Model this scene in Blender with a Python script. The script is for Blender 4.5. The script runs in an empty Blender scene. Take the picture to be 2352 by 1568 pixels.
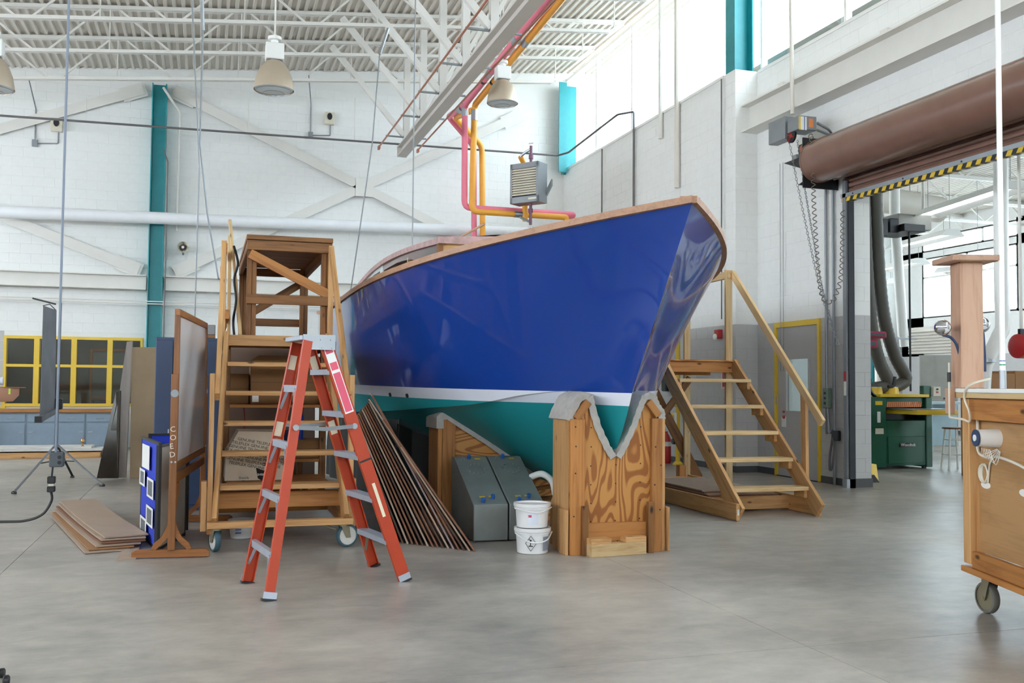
import bpy, bmesh, math, random
import numpy as np
from mathutils import Vector, Matrix
from mathutils.bvhtree import BVHTree

random.seed(7)
scene = bpy.context.scene
COL = scene.collection

# ------------------------------------------------------------------ camera
FPX, CX, CY, EYE = 2250.0, 1176.0, 784.0, 1.36
def _v(px, py): return np.array([(px-CX)/FPX, (py-CY)/FPX, 1.0])
def _n(q): return q/np.linalg.norm(q)
_yc = _n(_v(470, 877)); _up = _n(np.cross(_v(1470, 885.5), _yc))
if _up[1] > 0: _up = -_up
_xc = np.cross(_yc, _up)
if _xc[0] < 0: _xc = -_xc
RC = np.array([_xc, _yc, _up])
cam_data = bpy.data.cameras.new('camera'); cam = bpy.data.objects.new('camera', cam_data); COL.objects.link(cam)
cam_data.sensor_width = 36.0; cam_data.lens = FPX/2352*36.0; cam_data.clip_end = 200; cam_data.clip_start = 0.05
_r = RC @ np.array([1, 0, 0]); _d = RC @ np.array([0, 1, 0]); _f = RC @ np.array([0, 0, 1])
cam.matrix_world = Matrix(((_r[0], -_d[0], -_f[0], 0), (_r[1], -_d[1], -_f[1], 0), (_r[2], -_d[2], -_f[2], EYE), (0, 0, 0, 1)))
scene.camera = cam

# ------------------------------------------------------------------ world, exposure
world = bpy.data.worlds.new('overcast_sky'); scene.world = world; world.use_nodes = True
bg = world.node_tree.nodes['Background']; bg.inputs[0].default_value = (0.82, 0.91, 1.0, 1); bg.inputs[1].default_value = 9.0
scene.view_settings.view_transform = 'Standard'; scene.view_settings.look = 'None'
scene.view_settings.gamma = 1.0; scene.view_settings.use_curve_mapping = False
scene.view_settings.exposure = 0.55
scene.cycles.max_bounces = 6; scene.cycles.diffuse_bounces = 4; scene.cycles.glossy_bounces = 3; scene.cycles.caustics_reflective = False; scene.cycles.caustics_refractive = False; scene.cycles.adaptive_threshold = 0.02
scene.cycles.transparent_max_bounces = 8; scene.cycles.transmission_bounces = 3

# a point seen at a pixel, on a known plane of the place (X, Y or Z in metres)
def at(px, py, X=None, Y=None, Z=None):
    d = RC @ _v(px, py)
    if X is not None: t = X/d[0]
    elif Y is not None: t = Y/d[1]
    else: t = (Z-EYE)/d[2]
    return Vector((t*d[0], t*d[1], EYE+t*d[2]))
def V(*a): return Vector(a)

# ------------------------------------------------------------------ materials
def lin(c):
    if isinstance(c, str):
        c = [int(c[i:i+2], 16)/255 for i in (0, 2, 4)]
    return tuple(x/12.92 if x <= 0.04045 else ((x+0.055)/1.055)**2.4 for x in c) + (1.0,)
def newmat(name):
    m = bpy.data.materials.new(name); m.use_nodes = True
    nt = m.node_tree; b = nt.nodes['Principled BSDF']
    return m, nt, b
def N(nt, t, **kw):
    n = nt.nodes.new(t)
    for k, v in kw.items(): setattr(n, k, v)
    return n
def coords(nt, scale=(1, 1, 1), kind='Object', loc=(0, 0, 0)):
    tc = N(nt, 'ShaderNodeTexCoord'); mp = N(nt, 'ShaderNodeMapping')
    mp.inputs['Scale'].default_value = scale; mp.inputs['Location'].default_value = loc
    nt.links.new(tc.outputs[kind], mp.inputs[0]); return mp.outputs[0]
def world_coords(nt, scale=(1, 1, 1)):
    g = N(nt, 'ShaderNodeNewGeometry'); mp = N(nt, 'ShaderNodeMapping'); mp.inputs['Scale'].default_value = scale
    nt.links.new(g.outputs['Position'], mp.inputs[0]); return mp.outputs[0]
def ramp(nt, src, stops):
    r = N(nt, 'ShaderNodeValToRGB'); e = r.color_ramp.elements
    while len(e) < len(stops): e.new(0.5)
    for el, (p, c) in zip(e, stops): el.position = p; el.color = c
    nt.links.new(src, r.inputs[0]); return r.outputs[0]
def noise(nt, co, scale, detail=4, rough=0.55, dist=0.0):
    n = N(nt, 'ShaderNodeTexNoise'); n.inputs['Scale'].default_value = scale; n.inputs['Detail'].default_value = detail
    n.inputs['Roughness'].default_value = rough; n.inputs['Distortion'].default_value = dist
    nt.links.new(co, n.inputs['Vector']); return n.outputs['Fac']
def bump(nt, b, src, strength, dist=0.01):
    bp = N(nt, 'ShaderNodeBump'); bp.inputs['Strength'].default_value = strength; bp.inputs['Distance'].default_value = dist
    nt.links.new(src, bp.inputs['Height']); nt.links.new(bp.outputs[0], b.inputs['Normal'])
def paint(name, c, rough=0.5, metal=0.0, var=0.08, scale=3.0, spec=0.5, coat=0.0, bmp=0.0):
    """plain painted / moulded surface with slight wear"""
    m, nt, b = newmat(name); c = lin(c)
    co = coords(nt); f = noise(nt, co, scale, 6, 0.6)
    lo = tuple(x*(1-var) for x in c[:3])+(1,); hi = tuple(min(1, x*(1+var)) for x in c[:3])+(1,)
    nt.links.new(ramp(nt, f, [(0.3, lo), (0.7, hi)]), b.inputs['Base Color'])
    b.inputs['Roughness'].default_value = rough; b.inputs['Metallic'].default_value = metal
    b.inputs['Specular IOR Level'].default_value = spec; b.inputs['Coat Weight'].default_value = coat; b.inputs['Coat Roughness'].default_value = 0.03
    if bmp: bump(nt, b, noise(nt, co, scale*25, 3), bmp, 0.003)
    return m
def wood(name, c1, c2, rough=0.6, grain=1.0, knots=True):
    """sawn timber, grain along the local X axis of each board"""
    m, nt, b = newmat(name); c1, c2 = lin(c1), lin(c2)
    oi = N(nt, 'ShaderNodeObjectInfo'); tc = N(nt, 'ShaderNodeTexCoord')
    ad = N(nt, 'ShaderNodeVectorMath', operation='ADD'); ml = N(nt, 'ShaderNodeVectorMath', operation='SCALE'); cb = N(nt, 'ShaderNodeCombineXYZ')
    for i in range(3): nt.links.new(oi.outputs['Random'], cb.inputs[i])
    ml.inputs['Scale'].default_value = 17.0; nt.links.new(cb.outputs[0], ml.inputs[0])
    nt.links.new(tc.outputs['Object'], ad.inputs[0]); nt.links.new(ml.outputs[0], ad.inputs[1])
    mp = N(nt, 'ShaderNodeMapping'); mp.inputs['Scale'].default_value = (0.7, 9*grain, 9*grain); nt.links.new(ad.outputs[0], mp.inputs[0])
    f1 = noise(nt, mp.outputs[0], 2.2, 5, 0.6, 0.6)
    mp2 = N(nt, 'ShaderNodeMapping'); mp2.inputs['Scale'].default_value = (1.2, 60, 60); nt.links.new(ad.outputs[0], mp2.inputs[0])
    f2 = noise(nt, mp2.outputs[0], 1.5, 3)
    mx = N(nt, 'ShaderNodeMath', operation='MULTIPLY_ADD'); mx.inputs[1].default_value = 0.35; nt.links.new(f2, mx.inputs[0]); nt.links.new(f1, mx.inputs[2])
    col = ramp(nt, mx.outputs[0], [(0.42, c2), (0.72, c1)])
    # board to board tone
    hs = N(nt, 'ShaderNodeHueSaturation'); mr = N(nt, 'ShaderNodeMapRange'); mr.inputs['To Min'].default_value = 0.82; mr.inputs['To Max'].default_value = 1.12
    nt.links.new(oi.outputs['Random'], mr.inputs[0]); nt.links.new(mr.outputs[0], hs.inputs['Value']); nt.links.new(col, hs.inputs['Color'])
    out = hs.outputs[0]
    if knots:
        mp3 = N(nt, 'ShaderNodeMapping'); mp3.inputs['Scale'].default_value = (2.4, 5.5, 5.5); nt.links.new(ad.outputs[0], mp3.inputs[0])
        vo = N(nt, 'ShaderNodeTexVoronoi'); vo.inputs['Scale'].default_value = 1.3; nt.links.new(mp3.outputs[0], vo.inputs['Vector'])
        k = ramp(nt, vo.outputs['Distance'], [(0.05, (1, 1, 1, 1)), (0.13, (0, 0, 0, 1))])
        mi = N(nt, 'ShaderNodeMix', data_type='RGBA'); nt.links.new(k, mi.inputs[0]); nt.links.new(out, mi.inputs[6])
        mi.inputs[7].default_value = tuple(x*0.25 for x in c2[:3])+(1,); out = mi.outputs[2]
    nt.links.new(out, b.inputs['Base Color']); b.inputs['Roughness'].default_value = rough
    bump(nt, b, f2, 0.12, 0.002)
    return m
def plywood(name, c1, c2, scale=1.0, rough=0.55):
    """rotary-cut veneer: contour-like cathedral figure, grain along local X"""
    m, nt, b = newmat(name)
    co = coords(nt, (0.55*scale, 2.3*scale, 2.3*scale)); f = noise(nt, co, 1.6, 1.5, 0.45, 0.25)
    s = N(nt, 'ShaderNodeMath', operation='MULTIPLY'); s.inputs[1].default_value = 105; nt.links.new(f, s.inputs[0])
    sn = N(nt, 'ShaderNodeMath', operation='SINE'); nt.links.new(s.outputs[0], sn.inputs[0])
    f2 = noise(nt, coords(nt, (2, 60, 60)), 2, 3)
    ma = N(nt, 'ShaderNodeMath', operation='MULTIPLY_ADD'); ma.inputs[1].default_value = 0.8; nt.links.new(f2, ma.inputs[0]); nt.links.new(sn.outputs[0], ma.inputs[2])
    nt.links.new(ramp(nt, ma.outputs[0], [(0.15, lin(c1)), (0.95, lin(c2))]), b.inputs['Base Color'])
    b.inputs['Roughness'].default_value = rough
    return m
def glass(name, tint=(0.9, 0.95, 0.96), refl=0.12):
    m, nt, b = newmat(name); nt.nodes.remove(b)
    tr = N(nt, 'ShaderNodeBsdfTransparent'); tr.inputs[0].default_value = tint+(1,)
    gl = N(nt, 'ShaderNodeBsdfGlossy'); gl.inputs['Roughness'].default_value = 0.03
    mx = N(nt, 'ShaderNodeMixShader'); mx.inputs[0].default_value = refl
    nt.links.new(tr.outputs[0], mx.inputs[1]); nt.links.new(gl.outputs[0], mx.inputs[2])
    nt.links.new(mx.outputs[0], nt.nodes['Material Output'].inputs[0]); return m
def emit(name, c, s):
    m, nt, b = newmat(name); b.inputs['Base Color'].default_value = lin(c)
    b.inputs['Emission Color'].default_value = lin(c); b.inputs['Emission Strength'].default_value = s; return m

# concrete floor
def concrete():
    m, nt, b = newmat('sealed_concrete'); wc = world_coords(nt)
    f1 = noise(nt, wc, 0.55, 6, 0.6, 0.3); f2 = noise(nt, world_coords(nt, (1.0, 1.6, 1)), 3.2, 10, 0.7, 0.2)
    mx = N(nt, 'ShaderNodeMath', operation='MULTIPLY_ADD'); mx.inputs[1].default_value = 0.7; nt.links.new(f2, mx.inputs[0]); nt.links.new(f1, mx.inputs[2])
    mr = N(nt, 'ShaderNodeMapRange'); mr.inputs['From Min'].default_value = 0.64; mr.inputs['From Max'].default_value = 1.06; nt.links.new(mx.outputs[0], mr.inputs[0])
    mi = N(nt, 'ShaderNodeMix', data_type='RGBA'); nt.links.new(mr.outputs[0], mi.inputs[0]); mi.inputs[6].default_value = lin('837d75'); mi.inputs[7].default_value = lin('b9b1a6')
    nt.links.new(mi.outputs[2], b.inputs['Base Color'])
    r2 = N(nt, 'ShaderNodeMapRange'); r2.inputs['From Min'].default_value = 0.3; r2.inputs['From Max'].default_value = 0.7; r2.inputs['To Min'].default_value = 0.31; r2.inputs['To Max'].default_value = 0.40; nt.links.new(f1, r2.inputs[0]); nt.links.new(r2.outputs[0], b.inputs['Roughness'])
    b.inputs['Specular IOR Level'].default_value = 0.45
    return m

M = {}
M['concrete'] = concrete()
M['white_block'] = paint('white_painted_block', 'e9e9e6', 0.6, var=0.02, scale=9, bmp=0.25)
M['grey_block'] = paint('grey_painted_block', 'bcbbba', 0.6, var=0.03, scale=9, bmp=0.25)
M['unseen_wall'] = paint('grey_beige_wall', 'a39c92', 0.8)
M['mortar_white'] = paint('painted_joint_white', 'e6e6e3', 0.8, var=0.02)
M['mortar_grey'] = paint('painted_joint_grey', 'b3b2b1', 0.8, var=0.02)
M['base_dark'] = paint('dark_rubber_base', '4a4a4c', 0.6)
M['white_steel'] = paint('white_painted_steel', 'dedbd4', 0.45, var=0.03)
M['cream_steel'] = paint('cream_painted_deck', 'd8d2c8', 0.6, var=0.03)
M['teal_steel'] = paint('teal_painted_steel', '1d8f96', 0.4, var=0.08, scale=5)
M['yellow_paint'] = paint('yellow_enamel', 'e2bd33', 0.35, var=0.05)
M['grey_door'] = paint('grey_door_paint', 'b3b0ae', 0.5, var=0.02)
M['glass'] = glass('clear_glass')
M['dim_glass'] = glass('interior_glass', (0.75, 0.8, 0.8), 0.10)
M['window_white'] = paint('window_frame_white', 'f0efec', 0.4, var=0.01)
M['dark_steel'] = paint('dark_steel', '33363a', 0.45, 0.6, 0.12)
M['grey_steel'] = paint('grey_steel', '8b8f93', 0.45, 0.5, 0.08)
M['galv'] = paint('galvanised', 'a8adb2', 0.38, 0.85, 0.08)
M['black'] = paint('black_plastic', '17181a', 0.45)
M['pine'] = wood('pine_timber', 'cfa06a', 'a9743e')
M['pale_pine'] = wood('pale_new_pine', 'dcbd8c', 'bd9560')
M['fir'] = wood('orange_fir', 'bb7f42', '935826')
M['dark_fir'] = wood('stained_fir', '86592c', '573618')
M['ply_orange'] = plywood('orange_fir_plywood', 'c68c4a', '9a5d28')
M['ply_tan'] = paint('tan_plywood', 'b58f63', 0.6, var=0.08, scale=4)
M['cardboard'] = paint('cardboard', '9a7048', 0.8, var=0.05)
M['hardboard'] = paint('hardboard', 'a8927e', 0.6, var=0.06)

# ------------------------------------------------------------------ mesh helpers
class MB:
    def __init__(self): self.bm = bmesh.new()
    def box(self, x0, x1, y0, y1, z0, z1):
        vs = [self.bm.verts.new((x, y, z)) for z in (z0, z1) for y in (y0, y1) for x in (x0, x1)]
        for f in ((0, 2, 3, 1), (4, 5, 7, 6), (0, 1, 5, 4), (1, 3, 7, 5), (3, 2, 6, 7), (2, 0, 4, 6)):
            self.bm.faces.new([vs[i] for i in f])
        return self
    def bar(self, p0, p1, w, h, up=(0, 0, 1)):
        """rectangular bar from p0 to p1, w across, h along up"""
        p0, p1 = Vector(p0), Vector(p1); d = (p1-p0).normalized(); u = Vector(up)
        s = d.cross(u)
        if s.length < 1e-4: s = d.cross(Vector((1, 0, 0)))
        s.normalize(); u = s.cross(d).normalized()
        vs = [self.bm.verts.new(p + s*(a*w/2) + u*(b*h/2)) for p in (p0, p1) for a, b in ((-1, -1), (1, -1), (1, 1), (-1, 1))]
        for f in ((3, 2, 1, 0), (4, 5, 6, 7), (0, 1, 5, 4), (1, 2, 6, 5), (2, 3, 7, 6), (3, 0, 4, 7)):
            self.bm.faces.new([vs[i] for i in f])
        return self
    def tube(self, pts, r, n=8, closed=False, caps=True):
        pts = [Vector(p) for p in pts]; k = len(pts); rings = []
        rr = r if isinstance(r, (list, tuple)) else [r]*k
        t0 = (pts[1]-pts[0]).normalized(); a = t0.orthogonal().normalized()
        for i, p in enumerate(pts):
            if closed: t = (pts[(i+1) % k]-pts[i-1]).normalized()
            elif i == 0: t = (pts[1]-p).normalized()
            elif i == k-1: t = (p-pts[i-1]).normalized()
            else: t = ((pts[i+1]-p).normalized()+(p-pts[i-1]).normalized()).normalized()
            a = (a - t*a.dot(t)).normalized(); b = t.cross(a)
            rings.append([self.bm.verts.new(p+(a*math.cos(q)+b*math.sin(q))*rr[i]) for q in [2*math.pi*j/n for j in range(n)]])
        for i in range(k if closed else k-1):
            A, B = rings[i], rings[(i+1) % k]
            for j in range(n): self.bm.faces.new((A[j], A[(j+1) % n], B[(j+1) % n], B[j]))
        if caps and not closed:
            self.bm.faces.new(list(reversed(rings[0]))); self.bm.faces.new(rings[-1])
        return self
    def lathe(self, c, prof, n=20, axis='Z', cap=True):
        """prof: (radius, offset along axis) pairs"""
        c = Vector(c); ax = {'X': (V(0, 1, 0), V(0, 0, 1), V(1, 0, 0)), 'Y': (V(0, 0, 1), V(1, 0, 0), V(0, 1, 0)), 'Z': (V(1, 0, 0), V(0, 1, 0), V(0, 0, 1))}[axis] if isinstance(axis, str) else axis
        rings = [[self.bm.verts.new(c+ax[2]*o+(ax[0]*math.cos(q)+ax[1]*math.sin(q))*max(r, 1e-4)) for q in [2*math.pi*j/n for j in range(n)]] for r, o in prof]
        for A, B in zip(rings, rings[1:]):
            for j in range(n): self.bm.faces.new((A[j], A[(j+1) % n], B[(j+1) % n], B[j]))
        if cap:
            self.bm.faces.new(list(reversed(rings[0]))); self.bm.faces.new(rings[-1])
        return self
    def prism(self, poly, vec):
        """closed polygon (3-D points) extruded by vec"""
        vec = Vector(vec); A = [self.bm.verts.new(Vector(p)) for p in poly]; B = [self.bm.verts.new(Vector(p)+vec) for p in poly]; n = len(A)
        self.bm.faces.new(list(reversed(A))); self.bm.faces.new(B)
        for i in range(n): self.bm.faces.new((A[i], A[(i+1) % n], B[(i+1) % n], B[i]))
        return self
    def quad(self, *ps):
        self.bm.faces.new([self.bm.verts.new(Vector(p)) for p in ps]); return self
    def sphere(self, c, r, sx=1, sy=1, sz=1, n=16):
        bmesh.ops.create_uvsphere(self.bm, u_segments=n, v_segments=max(6, n*2//3), radius=r, matrix=Matrix.Translation(Vector(c)) @ Matrix.Diagonal((sx, sy, sz, 1))); return self
    def build(self, name, mat, parent=None, smooth=False, bevel=0.0, frame=None):
        bm = self.bm
        bmesh.ops.recalc_face_normals(bm, faces=bm.faces)
        if bevel: bmesh.ops.bevel(bm, geom=list(bm.edges), offset=bevel, segments=1, affect='EDGES', clamp_overlap=True)
        vs = [v.co for v in bm.verts]
        c = (Vector((min(v.x for v in vs), min(v.y for v in vs), min(v.z for v in vs)))+Vector((max(v.x for v in vs), max(v.y for v in vs), max(v.z for v in vs))))/2
        mw = Matrix.Translation(c)
        if frame is not None: mw = mw @ frame.to_4x4()
        bm.transform(mw.inverted())
        me = bpy.data.meshes.new(name); bm.to_mesh(me); bm.free()
        if smooth:
            for p in me.polygons: p.use_smooth = True
            if smooth != 'all':
                me.set_sharp_from_angle(angle=math.radians(40))
        if mat is not None: me.materials.append(M[mat] if isinstance(mat, str) else mat)
        o = bpy.data.objects.new(name, me); COL.objects.link(o); put(o, mw, parent)
        return o
WM = {}
def put(o, mw, parent=None):
    WM[o.name] = mw
    if parent is not None:
        o.parent = parent; o.matrix_local = WM[parent.name].inverted() @ mw
    else: o.matrix_local = mw
def thing(name, label, cat, loc=(0, 0, 0), group=None, kind=None):
    o = bpy.data.objects.new(name, None); COL.objects.link(o); o.empty_display_size = 0.1
    put(o, Matrix.Translation(Vector(loc))); tag(o, label, cat, group, kind); return o
def tag(o, label=None, cat=None, group=None, kind=None):
    if label: o['label'] = label
    if cat: o['category'] = cat
    if group: o['group'] = group
    if kind: o['kind'] = kind
    return o
def struct(o): o['kind'] = 'structure'; return o
def frame_of(p0, p1, up=(0, 0, 1)):
    d = (Vector(p1)-Vector(p0)).normalized(); u = Vector(up); s = u.cross(d)
    if s.length < 1e-4: s = Vector((0, 1, 0)).cross(d)
    s.normalize(); u = d.cross(s); return Matrix((d, s, u)).transposed()
def board(name, p0, p1, w, h, mat, parent=None, up=(0, 0, 1), bevel=0.003):
    """timber or bar whose local X runs along its length"""
    return MB().bar(p0, p1, w, h, up).build(name, mat, parent, bevel=bevel, frame=frame_of(p0, p1, up))
def bx(name, x0, x1, y0, y1, z0, z1, mat, parent=None, bevel=0.0, grain=None):
    fr = None
    if grain == 'Y': fr = Matrix(((0, -1, 0), (1, 0, 0), (0, 0, 1)))
    if grain == 'Z': fr = Matrix(((0, 0, -1), (0, 1, 0), (1, 0, 0)))
    return MB().box(x0, x1, y0, y1, z0, z1).build(name, mat, parent, bevel=bevel, frame=fr)
def copy_tree(o, parent=None, mw=None):
    c = o.copy(); COL.objects.link(c)
    if mw is None: mw = (WM[parent.name] @ o.matrix_local)
    put(c, mw, parent)
    for ch in list(o.children): copy_tree(ch, c)
    return c
def text_mesh(name, body, size, mat, parent, frame_mw, align='LEFT', extrude=0.0008, bold=False):
    cu = bpy.data.curves.new(name, 'FONT'); cu.body = body; cu.size = size; cu.align_x = align; cu.extrude = extrude; cu.resolution_u = 2
    if bold: cu.offset = size*0.02
    o = bpy.data.objects.new(name, cu); COL.objects.link(o)
    dg = bpy.context.evaluated_depsgraph_get(); me = bpy.data.meshes.new_from_object(o.evaluated_get(dg)); bpy.data.objects.remove(o); bpy.data.curves.remove(cu)
    me.materials.clear(); me.materials.append(M[mat])
    o = bpy.data.objects.new(name, me); COL.objects.link(o); put(o, frame_mw, parent); return o
def plane_frame(origin, right, up):
    r = Vector(right).normalized(); u = Vector(up); u = (u-r*u.dot(r)).normalized(); n = r.cross(u)
    m = Matrix((r, u, n)).transposed().to_4x4(); m.translation = Vector(origin); return m

# ================================================================== SETTING
# ---- floor: slabs between sawn joints
fl = bpy.data.objects.new('floor', None); COL.objects.link(fl); put(fl, Matrix.Translation((3, 8, 0))); fl['kind'] = 'structure'
jx = [-10.1, -5.72, -1.34, 3.05, 8.6, 15.0, 22.0]; jy = [-8.0, -4.3, 0.1, 4.5, 8.9, 13.3, 17.7, 22.0, 26.2]
for i in range(len(jx)-1):
    for j in range(len(jy)-1):
        if jx[i] < 8 and jy[j] >= 22: continue
        bx('slab', jx[i]+.002, jx[i+1]-.002, jy[j]+.002, jy[j+1]-.002, -0.15, 0.0, 'concrete', fl)
o = bx('joint_filler', -10.1, 22, -8, 26.2, -0.2, -0.008, 'mortar_grey', fl)

# ---- block walls
BH, BL = 0.196, 0.40
def block_mesh(l, mat):
    key = 'block_%s_%d' % (mat, round(l*1000)); me = bpy.data.meshes.get(key)
    if me: return me
    bm = bmesh.new(); g = 0.0015; e = 0.003
    a = [(-l/2+g, 0, g), (l/2-g, 0, g), (l/2-g, 0, BH-g), (-l/2+g, 0, BH-g)]
    b = [(-l/2+g+e, -0.003, g+e), (l/2-g-e, -0.003, g+e), (l/2-g-e, -0.003, BH-g-e), (-l/2+g+e, -0.003, BH-g-e)]
    A = [bm.verts.new(p) for p in a]; B = [bm.verts.new(p) for p in b]
    bm.faces.new(B)
    for k in range(4): bm.faces.new((A[k], A[(k+1) % 4], B[(k+1) % 4], B[k]))
    bmesh.ops.recalc_face_normals(bm, faces=bm.faces)
    me = bpy.data.meshes.new(key); bm.to_mesh(me); bm.free(); me.materials.append(M[mat]); return me
def block_wall(parent, org, right, length, rows, holes, matfn, rank, row0=0, limit=290):
    """org: lower left corner seen from the room, right: unit vector along the wall; faces local -Y"""
    right = Vector(right); fr = Matrix((right, V(0, 0, 1).cross(right), V(0, 0, 1))).transposed().to_4x4()
    cand = []
    for r in range(row0, row0+rows):
        s = -0.2 if r % 2 else 0.0
        while s < length-1e-6:
            a, b = max(s, 0), min(s+BL, length); s += BL
            z = r*BH; segs = [(a, b)]
            for (h0, h1, z0, z1) in holes:
                if z+BH*.5 > z0 and z+BH*.5 < z1:
                    new = []
                    for (p, q) in segs:
                        if q <= h0 or p >= h1: new.append((p, q)); continue
                        if p < h0: new.append((p, h0))
                        if q > h1: new.append((h1, q))
                    segs = new
            for p, q in segs:
                if q-p > 0.03:
                    c = Vector(org)+right*((p+q)/2)+V(0, 0, z); cand.append((c, q-p, matfn(c)))
    cand.sort(key=lambda t: rank(t[0]))
    rest = {}
    for k, (c, l, m) in enumerate(cand):
        mw = Matrix.Translation(c) @ fr
        if k < limit:
            o = bpy.data.objects.new('block', block_mesh(round(l, 3), m)); COL.objects.link(o); put(o, mw, parent)
        else: rest.setdefault(m, []).append((block_mesh(round(l, 3), m), mw))
    for m, lst in rest.items():
        bm = bmesh.new()
        for me, mw in lst:
            n0 = len(bm.verts); bm.from_mesh(me); bm.verts.ensure_lookup_table()
            bmesh.ops.transform(bm, matrix=mw, verts=bm.verts[n0:])
        me = bpy.data.meshes.new('block_courses'); bm.to_mesh(me); bm.free(); me.materials.append(M[m])
        o = bpy.data.objects.new('block_courses', me); COL.objects.link(o); put(o, Matrix.Identity(4), parent); o['kind'] = 'stuff'
def wall_core(name, boxes, mat):
    mb = MB()
    for b in boxes: mb.box(*b)
    return struct(mb.build(name, mat))
def outside_view(c):  # how near to the middle of the picture and to the camera
    q = RC.T @ (np.array(c)-np.array([0, 0, EYE]))
    if q[2] < .5: return 1e6
    x = CX+FPX*q[0]/q[2]; y = CY+FPX*q[1]/q[2]
    pen = 0 if (-20 < x < 2372 and -20 < y < 1588) else 1e5
    return pen+q[2]

YB = 21.7      # back wall face
XR, XF = 8.45, 8.05   # right wall faces: near part and far part
WIN = (-3.84, -1.24, 0.0, 2.26)
wb = wall_core('wall_back', [(-10, -3.84, YB, YB+.3, 0, 7.7), (-3.84, -1.24, YB, YB+.3, 2.26, 7.95), (-3.84, -1.24, YB, YB+.3, 0, .84), (-1.24, 8.5, YB, YB+.3, 0, 7.95), (-2, 8.5, YB, YB+.3, 7.95, 8.25), (3, 8.5, YB, YB+.3, 8.25, 8.6)], 'mortar_white')
block_wall(wb, (-10, YB, 0), (1, 0, 0), 18.05, 40, [(6.16, 8.76, -1, 2.26), (0, 7.0, 7.55, 9), (0, 9.0, 7.75, 9)], lambda c: 'grey_block' if (c.z < 2.2 and c.x < -3.8) else 'white_block', outside_view)
wr = wall_core('wall_right', [
    (XF, XF+.7, 13.8, YB+.3, 0, 6.42),
    (XR, XR+.3, 13.28, 13.8, 0, 6.42), (XR, XR+.3, 12.11, 13.28, 2.35, 6.42), (XR, XR+.3, 11.4, 12.11, 0, 6.42),
    (XR, XR+.3, 3.2, 11.4, 4.15, 6.42), (XR, XR+.3, -8, 3.2, 0, 6.42)], 'mortar_white')
block_wall(wr, (XR, 13.8, 0), (0, -1, 0), 14.2, 33, [(.52, 1.69, -1, 2.35), (2.4, 10.6, -1, 4.1)], lambda c: 'grey_block' if c.z < 2.3 else 'white_block', outside_view, limit=170)
block_wall(wr, (XF, YB, 0), (0, -1, 0), 7.9, 33, [], lambda c: 'grey_block' if c.z < 2.3 else 'white_block', outside_view, limit=100)
for (x0, x1, y0, y1) in ((XF-.0008, XF, 13.8, YB), (XR-.0008, XR, 13.28, 13.8), (XR-.0008, XR, 11.4, 12.11), (XF, XR, 13.7992, 13.8), (XR, XR+.3, 11.3992, 11.4)):
    bx('joint_paint', x0, x1, y0, y1, 0, 12*BH, 'mortar_grey', wr)
# return of the thicker wall and the door jamb, both facing the camera
block_wall(wr, (XF, 13.8, 0), (1, 0, 0), .4, 33, [], lambda c: 'grey_block' if c.z < 2.3 else 'white_block', outside_view, limit=15)
block_wall(wr, (XR, 11.4, 0), (1, 0, 0), .3, 21, [], lambda c: 'grey_block' if c.z < 2.3 else 'white_block', outside_view, limit=15)
o = bx('baseboard_right', XR-.012, XR, 13.28, 13.8, 0, .1, 'base_dark'); struct(o)
o = bx('baseboard_right', XR-.012, XR, 11.4, 12.11, 0, .1, 'base_dark'); struct(o)
o = bx('baseboard_right', XF-.012, XF, 13.79, YB, 0, .1, 'base_dark'); struct(o)
o = bx('baseboard_right', XF-.012, XR, 13.785, 13.797, 0, .1, 'base_dark'); struct(o)
o = bx('baseboard_right', XR-.0, XR+.31, 11.385, 11.397, 0, .12, 'base_dark'); struct(o)
# walls out of view, with assumed window openings added and sized for fill light
wl = wall_core('wall_left', [(-10.4, -10.1, -8, YB+.3, 0, 3.4), (-10.4, -10.1, -8, YB+.3, 5.6, 7.2)] + [(-10.4, -10.1, y, y+.5, 3.4, 5.6) for y in (-8, -4, 0, 4, 8, 12, 16, 20)], 'unseen_wall')
wf = wall_core('wall_front', [(-10.4, 9, -8.3, -8, 0, 3.6), (-10.4, 9, -8.3, -8, 5.4, 8.8)] + [(x, x+.5, -8.3, -8, 3.6, 5.4) for x in (-10.4, -6, -2, 2, 6, 8.4)], 'unseen_wall')

# ---- roof deck: ribs run front to back, the roof climbs gently to the right
def deck_z(x): return 8.03+.094*x
def deck(name, x0, x1, y0, y1, zf, mat):
    mb = MB(); p = .152; x = x0; prof = []
    while x < x1:
        for dx, dz in ((0, 0), (.045, 0), (.06, .04), (.137, .04)): prof.append((x+dx, zf(x+dx)+dz))
        x += p
    A = [mb.bm.verts.new((a, y0, z)) for a, z in prof]; B = [mb.bm.verts.new((a, y1, z)) for a, z in prof]
    for i in range(len(A)-1): mb.bm.faces.new((A[i], A[i+1], B[i+1], B[i]))
    T = [mb.bm.verts.new(p) for p in ((x0, y0, zf(x0)+.25), (x1, y0, zf(x1)+.25), (x1, y1, zf(x1)+.25), (x0, y1, zf(x0)+.25))]
    mb.bm.faces.new(T)
    return struct(mb.build(name, mat))
MB().prism([(-10.4, YB+.012, 6.9), (9, YB+.012, 6.9), (9, YB+.012, deck_z(9)+.06), (-10.4, YB+.012, deck_z(-10.4)+.06)], (0, .25, 0)).build('gable_infill', 'mortar_white', wb)
deck('ceiling', -10.4, 9.0, -8.3, YB+.3, deck_z, 'cream_steel')

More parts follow.
